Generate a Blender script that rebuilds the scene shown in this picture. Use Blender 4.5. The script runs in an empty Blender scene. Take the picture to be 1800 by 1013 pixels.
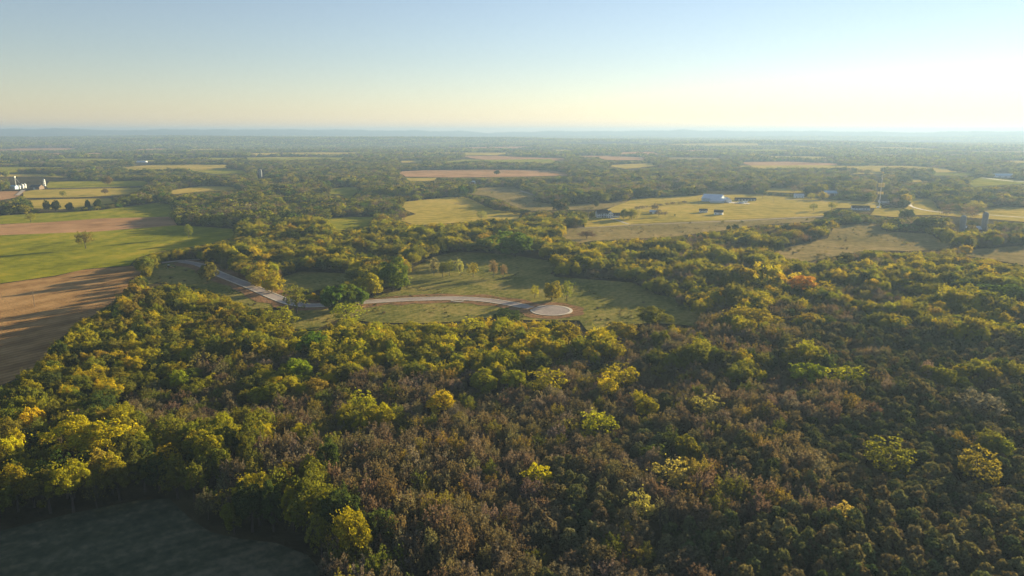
import bpy, bmesh, math, random
import numpy as np
from mathutils import Vector, Matrix

rad = math.radians
sc = bpy.context.scene
COL = sc.collection
random.seed(7)
rng = np.random.default_rng(7)

# ------------------------------------------------------------------ camera
CAM_H, PITCH, FPX = 115.0, 12.5, 1239.0          # drone height, degrees below level, focal length in photo pixels
cd = bpy.data.cameras.new('camera'); cam = bpy.data.objects.new('camera', cd); COL.objects.link(cam); sc.camera = cam
cam.location = (0, 0, CAM_H); cam.rotation_euler = (rad(90 - PITCH), 0, 0)
cd.sensor_width = 36; cd.lens = 36 * FPX / 1800; cd.clip_start = 1; cd.clip_end = 90000

# ------------------------------------------------------------------ sky, sun, exposure
SUN_EL, SUN_AZ = 10.0, 46.0
world = bpy.data.worlds.new('World'); sc.world = world; world.use_nodes = True
wn = world.node_tree; bg = wn.nodes['Background']
sky = wn.nodes.new('ShaderNodeTexSky'); sky.sky_type = 'NISHITA'; sky.sun_disc = False
sky.sun_elevation = rad(SUN_EL); sky.sun_rotation = rad(SUN_AZ)
sky.altitude = 200; sky.air_density = 1.1; sky.dust_density = 0.0; sky.ozone_density = 2.8
hs = wn.nodes.new('ShaderNodeHueSaturation'); hs.inputs['Saturation'].default_value = 0.86
wn.links.new(sky.outputs[0], hs.inputs['Color']); wb = wn.nodes.new('ShaderNodeVectorMath'); wb.operation = 'MULTIPLY'; wb.inputs[1].default_value = (1.09, 0.968, 0.975)
wn.links.new(hs.outputs[0], wb.inputs[0]); wn.links.new(wb.outputs[0], bg.inputs[0]); bg.inputs[1].default_value = 0.05
sl = bpy.data.lights.new('sun', 'SUN'); sun = bpy.data.objects.new('sun', sl); COL.objects.link(sun)
sl.energy = 5.0; sl.angle = rad(0.6); sl.color = (1.0, 0.83, 0.52)
S = Vector((math.sin(rad(SUN_AZ)) * math.cos(rad(SUN_EL)), math.cos(rad(SUN_AZ)) * math.cos(rad(SUN_EL)), math.sin(rad(SUN_EL))))
sun.rotation_euler = (-S).to_track_quat('-Z', 'Y').to_euler(); sun.location = (200, 200, 400)
vs = sc.view_settings; vs.view_transform = 'Standard'; vs.look = 'None'; vs.exposure = 1.82; vs.gamma = 1.0; vs.use_curve_mapping = False
sc.render.engine = 'CYCLES'
cy = sc.cycles
cy.max_bounces = 5; cy.diffuse_bounces = 3; cy.glossy_bounces = 1; cy.transmission_bounces = 3; cy.volume_bounces = 0; cy.transparent_max_bounces = 4
cy.use_denoising = True; cy.denoising_prefilter = 'FAST'; cy.sample_clamp_indirect = 4; cy.caustics_reflective = False; cy.caustics_refractive = False

# ------------------------------------------------------------------ pixel <-> ground helpers (photo pixels, 1800 x 1013)
CP, SP = math.cos(rad(PITCH)), math.sin(rad(PITCH))
def ray(px, py):
    u, v = (px - 900) / FPX, (506.5 - py) / FPX
    return np.array([u, CP + SP * v, -SP + CP * v])
def at(px, py, z=0.0):
    d = ray(px, py); t = (CAM_H - z) / -d[2]
    return np.array([d[0] * t, d[1] * t])
def depth_of(x, y, z=0.0):
    return y * CP - (z - CAM_H) * SP
def proj(x, y, z):
    x, y, z = np.asarray(x, float), np.asarray(y, float), np.asarray(z, float)
    f = y * CP - (z - CAM_H) * SP
    up = y * SP + (z - CAM_H) * CP
    f = np.where(f < 1, 1, f)
    return 900 + FPX * x / f, 506.5 - FPX * up / f
def inside(poly, X, Y):
    poly = np.asarray(poly, float); r = np.zeros(np.shape(X), bool); n = len(poly); j = n - 1
    for i in range(n):
        xi, yi = poly[i]; xj, yj = poly[j]
        c = ((yi > Y) != (yj > Y)) & (X < (xj - xi) * (Y - yi) / (yj - yi + 1e-12) + xi)
        r ^= c; j = i
    return r

# smooth value noise for terrain and patchiness
_T = np.random.default_rng(3).random((256, 256))
def vnoise(x, y, s, o=0):
    x = np.asarray(x, float) / s + 91.7 * (o + 1); y = np.asarray(y, float) / s + 37.3 * (o + 1)
    i, j = np.floor(x).astype(int), np.floor(y).astype(int); fx, fy = x - i, y - j
    fx = fx * fx * (3 - 2 * fx); fy = fy * fy * (3 - 2 * fy)
    g = lambda a, b: _T[a % 256, b % 256]
    return (g(i, j) * (1 - fx) + g(i + 1, j) * fx) * (1 - fy) + (g(i, j + 1) * (1 - fx) + g(i + 1, j + 1) * fx) * fy
def height(x, y):
    d = np.hypot(x, y)
    ramp = np.clip((d - 3600) / 3500, 0, 1); ramp = ramp * ramp * (3 - 2 * ramp)
    h = (vnoise(x * 0.6, y, 1700, 1) - 0.45) * 80 + (vnoise(x * 0.6, y, 620, 2) - 0.5) * 26
    return ramp * h

# ------------------------------------------------------------------ materials
MATS = {}
def nodes(name):
    m = bpy.data.materials.new(name); m.use_nodes = True; nt = m.node_tree; nt.nodes.clear()
    out = nt.nodes.new('ShaderNodeOutputMaterial'); MATS[name] = m
    return m, nt, out
def N(nt, kind, **kw):
    n = nt.nodes.new(kind)
    for k, v in kw.items():
        if k.startswith('i_'):
            n.inputs[k[2:].replace('_', ' ')].default_value = v
        else:
            setattr(n, k, v)
    return n
def foliage(name, trans=0.42, warm=(1.5, 1.25, 0.45), var=0.5):
    m, nt, out = nodes(name)
    at_ = N(nt, 'ShaderNodeAttribute', attribute_type='INSTANCER', attribute_name='tint')
    sh = N(nt, 'ShaderNodeAttribute', attribute_type='GEOMETRY', attribute_name='shade')
    mul = N(nt, 'ShaderNodeVectorMath', operation='SCALE')
    nt.links.new(at_.outputs['Vector'], mul.inputs[0]); nt.links.new(sh.outputs['Fac'], mul.inputs['Scale'])
    w = N(nt, 'ShaderNodeVectorMath', operation='MULTIPLY'); w.inputs[1].default_value = warm
    nt.links.new(mul.outputs[0], w.inputs[0])
    d = N(nt, 'ShaderNodeBsdfDiffuse'); t = N(nt, 'ShaderNodeBsdfTranslucent'); mx = N(nt, 'ShaderNodeMixShader'); mx.inputs[0].default_value = trans
    nt.links.new(mul.outputs[0], d.inputs[0]); nt.links.new(w.outputs[0], t.inputs[0])
    nt.links.new(d.outputs[0], mx.inputs[1]); nt.links.new(t.outputs[0], mx.inputs[2]); nt.links.new(mx.outputs[0], out.inputs[0])
    return m
def ramp_mat(name, cols, scale=0.05, detail=8, rough=1.0, stripes=None, bump=0.9, big=0.006, stretch=(1, 1, 1), spec=0.0, distort=0.0):
    """cols: list of (pos, rgb); broad patches + fine grain, optional (direction_deg, wavelength, strength) stripes."""
    m, nt, out = nodes(name); L = nt.links.new
    geo = N(nt, 'ShaderNodeNewGeometry')
    mp = N(nt, 'ShaderNodeMapping'); mp.inputs['Scale'].default_value = stretch
    L(geo.outputs['Position'], mp.inputs[0])
    n1 = N(nt, 'ShaderNodeTexNoise', noise_dimensions='3D'); n1.inputs['Scale'].default_value = scale; n1.inputs['Detail'].default_value = detail; n1.inputs['Roughness'].default_value = 0.62; n1.inputs['Distortion'].default_value = distort
    n2 = N(nt, 'ShaderNodeTexNoise'); n2.inputs['Scale'].default_value = big; n2.inputs['Detail'].default_value = 5
    L(mp.outputs[0], n1.inputs['Vector']); L(mp.outputs[0], n2.inputs['Vector'])
    a = N(nt, 'ShaderNodeMath', operation='MULTIPLY_ADD'); L(n2.outputs[0], a.inputs[0]); a.inputs[1].default_value = 0.9; a.inputs[2].default_value = -0.45
    b = N(nt, 'ShaderNodeMath', operation='ADD'); L(n1.outputs[0], b.inputs[0]); L(a.outputs[0], b.inputs[1])
    last = b
    if stripes:
        for (deg, wl, st, dis) in stripes:
            mr = N(nt, 'ShaderNodeMapping'); mr.inputs['Rotation'].default_value = (0, 0, rad(deg)); L(geo.outputs['Position'], mr.inputs[0])
            wv = N(nt, 'ShaderNodeTexWave', wave_type='BANDS', bands_direction='X'); wv.inputs['Scale'].default_value = 0.314 / wl
            wv.inputs['Distortion'].default_value = dis; wv.inputs['Detail'].default_value = 3; wv.inputs['Detail Scale'].default_value = 0.6
            L(mr.outputs[0], wv.inputs[0])
            c = N(nt, 'ShaderNodeMath', operation='MULTIPLY_ADD'); L(wv.outputs['Fac'], c.inputs[0]); c.inputs[1].default_value = st; c.inputs[2].default_value = -st / 2
            d = N(nt, 'ShaderNodeMath', operation='ADD'); L(last.outputs[0], d.inputs[0]); L(c.outputs[0], d.inputs[1]); last = d
    cr = N(nt, 'ShaderNodeValToRGB'); el = cr.color_ramp.elements
    el[0].position, el[0].color = cols[0][0], (*cols[0][1], 1); el[1].position, el[1].color = cols[-1][0], (*cols[-1][1], 1)
    for p, c in cols[1:-1]:
        e = el.new(p); e.color = (*c, 1)
    L(last.outputs[0], cr.inputs[0])
    bs = N(nt, 'ShaderNodeBsdfPrincipled'); bs.inputs['Roughness'].default_value = rough; bs.inputs['Specular IOR Level'].default_value = spec
    L(cr.outputs[0], bs.inputs['Base Color'])
    if bump:
        bp = N(nt, 'ShaderNodeBump'); bp.inputs['Strength'].default_value = bump; bp.inputs['Distance'].default_value = 0.6
        n3 = N(nt, 'ShaderNodeTexNoise'); n3.inputs['Scale'].default_value = 0.9; n3.inputs['Detail'].default_value = 4; L(geo.outputs['Position'], n3.inputs['Vector'])
        L(n3.outputs[0], bp.inputs['Height']); L(bp.outputs[0], bs.inputs['Normal'])
    L(bs.outputs[0], out.inputs[0])
    return m
def plain(name, col, rough=0.6, metal=0.0, var=0.25, scale=0.6, spec=0.4):
    m, nt, out = nodes(name); L = nt.links.new
    tc = N(nt, 'ShaderNodeTexCoord'); n1 = N(nt, 'ShaderNodeTexNoise'); n1.inputs['Scale'].default_value = scale; n1.inputs['Detail'].default_value = 6
    L(tc.outputs['Object'], n1.inputs['Vector'])
    cr = N(nt, 'ShaderNodeValToRGB'); cr.color_ramp.elements[0].position = 0.3; cr.color_ramp.elements[1].position = 0.72
    cr.color_ramp.elements[0].color = (*[c * (1 - var) for c in col], 1); cr.color_ramp.elements[1].color = (*[min(1, c * (1 + var * 0.5)) for c in col], 1)
    L(n1.outputs[0], cr.inputs[0])
    bs = N(nt, 'ShaderNodeBsdfPrincipled'); bs.inputs['Roughness'].default_value = rough; bs.inputs['Metallic'].default_value = metal; bs.inputs['Specular IOR Level'].default_value = spec
    L(cr.outputs[0], bs.inputs['Base Color']); L(bs.outputs[0], out.inputs[0])
    return m

M_LEAF = foliage('leaf', 0.5)
M_MID = foliage('mid_leaf', 0.3, (1.4, 1.2, 0.5))
M_CEDAR = foliage('cedar_needles', 0.32, (1.25, 1.1, 0.6))
M_TWIG = foliage('twig_leaf', 0.33, (1.35, 1.1, 0.7))
M_BARK = plain('bark', (0.085, 0.066, 0.05), 0.9, scale=3)
M_GROUND = ramp_mat('woodland_floor', [(0.3, (0.035, 0.03, 0.015)), (0.5, (0.065, 0.055, 0.026)), (0.72, (0.10, 0.085, 0.04))], 0.08)
M_FAR = ramp_mat('far_woodland', [(0.3, (0.03, 0.035, 0.015)), (0.55, (0.07, 0.065, 0.025)), (0.75, (0.16, 0.14, 0.06))], 0.004, big=0.0012, bump=0)
M_HILL = ramp_mat('hill_woods', [(0.3, (0.03, 0.04, 0.02)), (0.7, (0.08, 0.075, 0.035))], 0.002, big=0.0006, bump=0)
M_GRASS = ramp_mat('meadow_grass', [(0.28, (0.10, 0.11, 0.024)), (0.5, (0.20, 0.18, 0.042)), (0.74, (0.33, 0.25, 0.075))], 0.3, stripes=[(32, 6, 0.07, 3)], big=0.03)
M_GREEN = ramp_mat('winter_wheat', [(0.25, (0.14, 0.145, 0.010)), (0.5, (0.24, 0.235, 0.014)), (0.75, (0.38, 0.30, 0.026))], 0.09, stripes=[(70, 7, 0.09, 3), (8, 34, 0.12, 5)], big=0.012)
M_PASTURE = ramp_mat('pasture', [(0.25, (0.26, 0.21, 0.03)), (0.5, (0.42, 0.315, 0.055)), (0.75, (0.54, 0.37, 0.09))], 0.07, big=0.008, stripes=[(80, 22, 0.12, 4)])
M_BRUSH = ramp_mat('dry_meadow', [(0.25, (0.15, 0.125, 0.04)), (0.5, (0.25, 0.19, 0.065)), (0.75, (0.38, 0.27, 0.11))], 0.12, big=0.011)
M_PLOW = ramp_mat('plowed_soil', [(0.25, (0.21, 0.115, 0.045)), (0.5, (0.33, 0.185, 0.07)), (0.75, (0.46, 0.275, 0.115))], 0.10, stripes=[(33, 4.6, 0.20, 1.5), (33, 23, 0.18, 2.5)], big=0.012, stretch=(1, 0.6, 1))
M_PINK = ramp_mat('bare_soil', [(0.3, (0.30, 0.165, 0.075)), (0.5, (0.42, 0.235, 0.11)), (0.75, (0.52, 0.30, 0.15))], 0.03, stripes=[(80, 12, 0.1, 3)], big=0.008)
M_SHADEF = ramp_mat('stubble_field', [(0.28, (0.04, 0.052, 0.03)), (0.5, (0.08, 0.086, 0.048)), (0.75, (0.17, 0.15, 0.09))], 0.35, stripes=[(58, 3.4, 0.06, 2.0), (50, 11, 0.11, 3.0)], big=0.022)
M_DIRT = ramp_mat('graded_soil', [(0.25, (0.10, 0.085, 0.035)), (0.45, (0.22, 0.125, 0.06)), (0.75, (0.34, 0.19, 0.095))], 0.25, stripes=[(60, 5, 0.12, 4)], big=0.03)
M_ROAD = ramp_mat('road_surface', [(0.3, (0.30, 0.25, 0.215)), (0.5, (0.37, 0.305, 0.26)), (0.75, (0.43, 0.36, 0.30))], 0.5, rough=0.85, bump=0.05, big=0.05)
M_KERB = plain('kerb_concrete', (0.62, 0.54, 0.41), 0.8, scale=0.5)
M_GRAVEL = plain('gravel_drive', (0.42, 0.35, 0.27), 0.9, scale=0.2)
M_WHITE = plain('white_siding', (0.84, 0.84, 0.82), 0.6, var=0.12)
M_DARKROOF = plain('dark_shingle', (0.045, 0.045, 0.05), 0.85, scale=2)
M_BLUEMETAL = plain('blue_grey_metal', (0.46, 0.53, 0.60), 0.42, metal=0.25, var=0.12, scale=0.25)
M_BLUEROOF = plain('pale_blue_roof', (0.36, 0.50, 0.60), 0.45, var=0.12, scale=0.2)
M_PALEROOF = plain('pale_metal_roof', (0.60, 0.64, 0.70), 0.45, var=0.1, scale=0.25)
M_GALV = plain('galvanised_steel', (0.62, 0.62, 0.58), 0.38, metal=0.45, var=0.15, scale=0.8)
M_CONC = plain('silo_concrete', (0.30, 0.30, 0.29), 0.85, scale=0.8)
M_GLASS = plain('window_glass', (0.02, 0.025, 0.035), 0.12, spec=0.6)
M_WOOD = plain('weathered_wood', (0.22, 0.155, 0.10), 0.9, scale=2)
M_BLACK = plain('black_rubber', (0.02, 0.02, 0.02), 0.8)
M_MAST = plain('mast_paint', (0.80, 0.78, 0.74), 0.5, var=0.06)
M_ANT = plain('antenna_cream', (0.78, 0.60, 0.22), 0.5, var=0.1)
M_MACH = plain('machine_yellow', (0.42, 0.24, 0.04), 0.5, var=0.3)
M_RED = plain('barn_red', (0.20, 0.055, 0.035), 0.8)

# ------------------------------------------------------------------ object helpers
def tag(o, label=None, cat=None, group=None, kind=None):
    for k, v in (('label', label), ('category', cat), ('group', group), ('kind', kind)):
        if v: o[k] = v
    return o
def obj(name, me, mat=None, parent=None, loc=None, rot=None):
    o = bpy.data.objects.new(name, me); COL.objects.link(o)
    if mat is not None and me is not None and not me.materials: me.materials.append(mat)
    if parent is not None: o.parent = parent
    if loc is not None: o.location = loc
    if rot is not None: o.rotation_euler = rot
    return o
def empty(name, loc, rz=0.0):
    o = bpy.data.objects.new(name, None); COL.objects.link(o); o.location = loc; o.rotation_euler = (0, 0, rz); o.empty_display_size = 1
    return o
def mesh(name, v, f, smooth=False):
    me = bpy.data.meshes.new(name); me.from_pydata([tuple(map(float, p)) for p in v], [], f); me.update()
    if smooth: me.shade_smooth()
    return me
def quads_mesh(name, V, shade=None):
    """V: (n,4,3) array of separate quads, fast."""
    n = len(V); me = bpy.data.meshes.new(name)
    me.vertices.add(n * 4); me.vertices.foreach_set('co', V.reshape(-1).astype(np.float32))
    me.loops.add(n * 4); me.loops.foreach_set('vertex_index', np.arange(n * 4, dtype=np.int32))
    me.polygons.add(n); me.polygons.foreach_set('loop_start', np.arange(0, n * 4, 4, dtype=np.int32)); me.polygons.foreach_set('loop_total', np.full(n, 4, np.int32))
    me.update(calc_edges=True)
    if shade is not None:
        a = me.attributes.new('shade', 'FLOAT', 'POINT'); a.data.foreach_set('value', np.repeat(shade, 4).astype(np.float32))
    return me
class MB:
    """collects boxes, tubes and prisms into one mesh"""
    def __init__(s): s.v, s.f = [], []
    def box(s, x0, x1, y0, y1, z0, z1):
        b = len(s.v); s.v += [(x, y, z) for z in (z0, z1) for y in (y0, y1) for x in (x0, x1)]
        s.f += [tuple(b + i for i in q) for q in ((0, 2, 3, 1), (4, 5, 7, 6), (0, 1, 5, 4), (2, 6, 7, 3), (0, 4, 6, 2), (1, 3, 7, 5))]; return s
    def tube(s, p, q, r0, r1, n=8, cap=True):
        p, q = np.array(p, float), np.array(q, float); d = q - p; d /= np.linalg.norm(d) + 1e-9
        a = np.cross(d, (0, 0, 1) if abs(d[2]) < 0.9 else (1, 0, 0)); a /= np.linalg.norm(a); c = np.cross(d, a); b = len(s.v)
        for P, r in ((p, r0), (q, r1)):
            for i in range(n):
                t = 2 * math.pi * i / n; s.v.append(tuple(P + r * (math.cos(t) * a + math.sin(t) * c)))
        s.f += [(b + i, b + (i + 1) % n, b + n + (i + 1) % n, b + n + i) for i in range(n)]
        if cap: s.f += [tuple(b + i for i in range(n))[::-1], tuple(b + n + i for i in range(n))]
        return s
    def lathe(s, prof, n=16, c=(0, 0)):
        b = len(s.v)
        for r, z in prof:
            for i in range(n):
                t = 2 * math.pi * i / n; s.v.append((c[0] + r * math.cos(t), c[1] + r * math.sin(t), z))
        for k in range(len(prof) - 1):
            s.f += [(b + k * n + i, b + k * n + (i + 1) % n, b + (k + 1) * n + (i + 1) % n, b + (k + 1) * n + i) for i in range(n)]
        s.f.append(tuple(b + (len(prof) - 1) * n + i for i in range(n))); s.f.append(tuple(b + i for i in range(n))[::-1]); return s
    def prism(s, pts, y0, y1):
        """polygon pts in x,z extruded along y"""
        b = len(s.v); n = len(pts)
        s.v += [(x, y0, z) for x, z in pts] + [(x, y1, z) for x, z in pts]
        s.f += [(b + i, b + (i + 1) % n, b + n + (i + 1) % n, b + n + i) for i in range(n)]
        s.f += [tuple(b + i for i in range(n))[::-1], tuple(b + n + i for i in range(n))]; return s
    def build(s, name, mat, parent=None, smooth=False):
        me = mesh(name, s.v, s.f, False)
        bm = bmesh.new(); bm.from_mesh(me); bmesh.ops.recalc_face_normals(bm, faces=bm.faces); bm.to_mesh(me); bm.free()
        if smooth: me.shade_smooth()
        return obj(name, me, mat, parent)

# ------------------------------------------------------------------ ground sheet and hills
def build_ground():
    ang = np.concatenate([np.linspace(-52, 52, 261), np.linspace(52, 308, 80)[1:-1]])          # degrees from +Y, clockwise
    r = [0.0]; k = 60.0
    while k < 17500:
        r.append(k); k *= 1.045 if k < 3500 else 1.022
    r = np.array(r); A, R = np.meshgrid(np.radians(ang), r)
    X, Y = R * np.sin(A), R * np.cos(A); Z = height(X, Y); n = len(ang)
    V = np.stack([X, Y, Z], -1).reshape(-1, 3)
    f = []
    for i in range(len(r) - 1):
        for j in range(n):
            a, b = i * n + j, i * n + (j + 1) % n
            f.append((a, a + n, b + n, b) if i else (a, a + n, b + n))
    g = obj('ground', mesh('ground', V, f, True), M_GROUND); g.data.materials.append(M_FAR)
    mi = np.zeros(len(f), np.int32); ring = np.repeat(np.arange(len(r) - 1), n); mi[r[ring] > 5200] = 1
    g.data.polygons.foreach_set('material_index', mi)
    tag(g, 'wide farmland and woodland floor reaching the horizon', kind='structure')
build_ground()

RIDGE = [(-700, 229), (-300, 227), (0, 226.5), (60, 227.5), (120, 226.5), (165, 229), (220, 228.5), (285, 227), (340, 229), (410, 227.5), (520, 227.5), (600, 228.5), (700, 229), (800, 230.5), (850, 233), (905, 231.5), (960, 230.5), (1080, 230.5),
         (1170, 229.5), (1205, 228.2), (1235, 229), (1262, 228.6), (1300, 230.5), (1420, 231), (1560, 232), (1700, 231.5), (1900, 232.5), (2500, 232)]
def build_hills(name, dist, lift, z0, label, amp):
    xs = np.linspace(-700, 2500, 420); ys = np.interp(xs, [p[0] for p in RIDGE], [p[1] for p in RIDGE]) + lift
    v, f = [], []; prof = ((-0.16, 0.0), (-0.08, 0.45), (-0.03, 0.85), (0, 1.0), (0.04, 0.85), (0.1, 0.0))
    for i, (x, y) in enumerate(zip(xs, ys)):
        d = ray(x, y); h = math.hypot(d[0], d[1]); D = dist * (1 + 0.05 * (vnoise(x, 0, 140, 5) - 0.5))
        top = CAM_H + d[2] / h * D + amp * (vnoise(x, 3, 26, 6) + 0.5 * vnoise(x, 3, 9, 7) - 0.75)
        for (o, k) in prof:
            v.append((d[0] / h * D * (1 + o), d[1] / h * D * (1 + o), z0 + (top - z0) * k))
    m = len(prof)
    for i in range(len(xs) - 1):
        for j in range(m - 1):
            a = i * m + j; f.append((a, a + m, a + m + 1, a + 1))
    tag(obj(name, mesh(name, v, f, True), M_HILL), label, kind='structure')
build_hills('hills', 15500, 0.0, -46, 'low blue ridge of hills along the horizon', 30)

# ------------------------------------------------------------------ fields: outlines as seen in the photograph
FIELDS = [
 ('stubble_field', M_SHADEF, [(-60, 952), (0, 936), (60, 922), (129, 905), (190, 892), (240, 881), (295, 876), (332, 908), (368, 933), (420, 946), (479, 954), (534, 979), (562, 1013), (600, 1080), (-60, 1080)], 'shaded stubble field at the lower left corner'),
 ('plowed_field', M_PLOW, [(-80, 512), (0, 500), (97, 487), (139, 476), (231, 468), (246, 480), (221, 511), (194, 533), (163, 555), (135, 567), (107, 594), (80, 625), (52, 650), (17, 669), (-80, 715)], 'brown plowed field at the left with long tree shadows'),
 ('wheat_field', M_GREEN, [(-80, 420), (0, 414), (167, 407), (304, 396), (360, 399), (411, 403), (411, 417), (370, 429), (278, 443), (244, 453), (230, 466), (150, 473), (97, 484), (0, 498), (-80, 508)], 'bright green crop field at the left'),
 ('bare_field', M_PINK, [(-80, 398), (0, 394), (83, 391), (180, 384), (300, 381), (305, 396), (167, 407), (0, 414), (-80, 420)], 'pinkish bare strip between green fields'),
 ('green_field', M_GREEN, [(-80, 386), (0, 379), (55, 376), (120, 373), (175, 370), (278, 356), (303, 361), (300, 381), (180, 384), (83, 391), (0, 394), (-80, 398)], 'green field behind the pinkish strip'),
 ('pasture', M_PASTURE, [(50, 352), (120, 350), (195, 349), (203, 356), (165, 362), (110, 368), (62, 366)], 'small yellow pasture behind the tree row'),
 ('pasture', M_PASTURE, [(36, 338), (60, 334), (250, 330), (224, 343), (133, 347), (42, 348)], 'yellow pasture below the farm lane'),
 ('green_field', M_GREEN, [(84, 319), (180, 318), (267, 318), (252, 327), (160, 330), (84, 331)], 'green field beside the leaning silo'),
 ('bare_field', M_PINK, [(-60, 338), (0, 337), (40, 336), (30, 347), (0, 352), (-60, 354)], 'rusty bare field below the grain bins'),
 ('pasture', M_PASTURE, [(-60, 305), (0, 305), (60, 306), (134, 310), (128, 313), (60, 310), (0, 311), (-60, 311)], 'pale strip of pasture at the far left'),
 ('pasture', M_PASTURE, [(292, 336), (355, 327), (415, 329), (415, 335), (352, 337), (303, 342)], 'yellow pasture between the left woods'),
 ('green_field', M_GREEN, [(330, 298), (392, 296), (430, 300), (434, 306), (372, 306)], 'far green field in shade behind the left woods'),
 ('green_field', M_GREEN, [(544, 338), (605, 329), (630, 329), (630, 338), (618, 349), (598, 342)], 'vivid green strip of field among the woods'),
 ('green_field', M_GREEN, [(574, 384), (615, 382), (658, 382), (645, 399), (594, 406), (580, 393)], 'small half shaded green clearing'),
 ('pasture', M_PASTURE, [(701, 356), (760, 350), (808, 345), (832, 352), (870, 369), (918, 374), (906, 388), (862, 384), (825, 390), (730, 396), (695, 386), (733, 377), (712, 369)], 'tan and green pasture behind the main woods'),
 ('dry_meadow', M_BRUSH, [(803, 338), (861, 329), (900, 329), (945, 343), (938, 354), (978, 361), (1062, 357), (1094, 350), (1100, 356), (1050, 368), (975, 369), (925, 371), (890, 353), (860, 345), (835, 343)], 'half shaded meadow behind the hedgerow'),
 ('bare_field', M_PINK, [(698, 302), (760, 299), (867, 298), (950, 299), (1003, 304), (1000, 309), (900, 311), (811, 312), (767, 312), (714, 311)], 'long pink bare field in the middle distance'),
 ('pasture', M_PASTURE, [(711, 313), (767, 313), (765, 318), (722, 319)], 'small yellow pasture under the pink field'),
 ('bare_field', M_PINK, [(808, 274), (870, 274), (947, 277), (1000, 278), (990, 282), (940, 283), (908, 284), (839, 280)], 'far pink field left of centre'),
 ('bare_field', M_PINK, [(1050, 277), (1090, 275), (1135, 277), (1130, 282), (1070, 281)], 'far pink field right of centre'),
 ('pasture', M_PASTURE, [(1060, 291), (1145, 287), (1160, 292), (1100, 297)], 'far pale green pasture'),
 ('bare_field', M_PINK, [(1300, 285), (1390, 284), (1480, 288), (1467, 294), (1390, 293), (1330, 294)], 'far pink field on the right'),
 ('pasture', M_PASTURE, [(436, 277), (500, 276), (560, 276), (556, 279), (490, 280), (438, 280)], 'far pale strip left of centre'),
 ('pasture', M_PASTURE, [(700, 283), (745, 282), (742, 286), (705, 286)], 'far small pale field above the long pink one'),
 ('pasture', M_PASTURE, [(1340, 331), (1400, 332), (1445, 336), (1400, 340), (1348, 338)], 'pale meadow strip behind the stable'),
 ('pasture', M_PASTURE, [(950, 318), (1010, 316), (1040, 318), (1010, 321), (960, 321)], 'small pale clearing below the long pink field'),
 ('pasture', M_PASTURE, [(1560, 316), (1620, 315), (1660, 318), (1600, 321)], 'small pale clearing right of the mast'),
 ('pasture', M_PASTURE, [(455, 318), (520, 315), (548, 318), (500, 322)], 'small pale clearing below the grey silo'),
 ('pasture', M_PASTURE, [(1490, 303), (1552, 303), (1552, 307), (1492, 306)], 'narrow pale strip behind the mast'),
 ('pasture', M_PASTURE, [(1145, 328), (1190, 326), (1200, 331), (1170, 334)], 'small pale clearing behind the big metal barn'),
 ('pasture', M_PASTURE, [(1030, 393), (1040, 384), (1058, 372), (1100, 356), (1110, 350), (1170, 347), (1240, 343), (1330, 343), (1400, 347), (1470, 352), (1545, 356), (1545, 366), (1470, 366), (1450, 374), (1448, 380), (1300, 389), (1130, 396), (1050, 401), (1030, 400)], 'sunny pasture around the farm buildings'),
 ('dry_meadow', M_BRUSH, [(988, 403), (1050, 401), (1105, 397), (1272, 390), (1400, 385), (1450, 383), (1420, 391), (1333, 396), (1269, 406), (1178, 417), (1130, 419), (1044, 424), (1019, 428), (992, 416)], 'brown meadow in front of the ranch road'),
 ('dry_meadow', M_BRUSH, [(1467, 398), (1544, 393), (1550, 405), (1572, 409), (1633, 412), (1642, 420), (1661, 426), (1683, 437), (1600, 442), (1530, 440), (1500, 445), (1439, 456), (1420, 461), (1380, 452), (1342, 431), (1380, 437), (1455, 420)], 'tan meadow streaked with tree shadows on the right'),
 ('dry_meadow', M_BRUSH, [(1690, 442), (1750, 437), (1800, 433), (1900, 428), (1900, 474), (1800, 467), (1756, 459), (1703, 451)], 'tan meadow at the right edge'),
 ('pasture', M_PASTURE, [(1530, 378), (1539, 367), (1594, 366), (1600, 349), (1642, 350), (1645, 367), (1672, 371), (1800, 379), (1900, 384), (1900, 394), (1800, 391), (1740, 386), (1647, 379), (1605, 379), (1572, 382)], 'golden pasture round the foot of the mast'),
 ('pasture', M_PASTURE, [(1725, 368), (1772, 364), (1800, 366), (1900, 370), (1900, 382), (1800, 379), (1735, 374)], 'golden pasture at the right edge'),
 ('green_field', M_GREEN, [(1632, 303), (1712, 304), (1714, 309), (1640, 309)], 'far lit field on the right'),
 ('green_field', M_GREEN, [(1698, 322), (1725, 311), (1760, 315), (1800, 318), (1900, 322), (1900, 328), (1800, 324), (1712, 329)], 'far lit field beside the blue roofed barn'),
 ('clearing', M_GRASS, [(758, 454), (794, 445), (878, 448), (917, 455), (972, 462), (966, 488), (1028, 493), (1097, 498), (1140, 518), (1180, 527), (1202, 545), (1232, 550), (1215, 575), (1180, 570), (1120, 566), (1060, 580), (1017, 580), (1005, 563), (917, 563), (861, 557), (800, 565), (744, 568), (661, 567), (632, 562), (600, 560), (560, 580), (522, 578), (510, 560), (495, 541), (448, 544), (428, 537), (408, 528), (380, 512), (330, 503), (290, 498), (258, 506), (262, 490), (284, 470), (325, 460), (352, 465), (384, 480), (450, 503), (495, 523), (515, 532), (560, 534), (645, 525), (703, 512), (711, 483), (735, 468)], 'grassy clearing around the new road'),
 ('clearing', M_GRASS, [(488, 491), (530, 479), (600, 482), (634, 488), (604, 500), (572, 506), (548, 514), (500, 513), (492, 502)], 'dark grassy clearing behind the yellow trees'),
 ('clearing', M_GRASS, [(604, 441), (660, 441), (704, 445), (690, 449), (640, 448)], 'narrow shaded clearing in the woods'),
]
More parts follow.
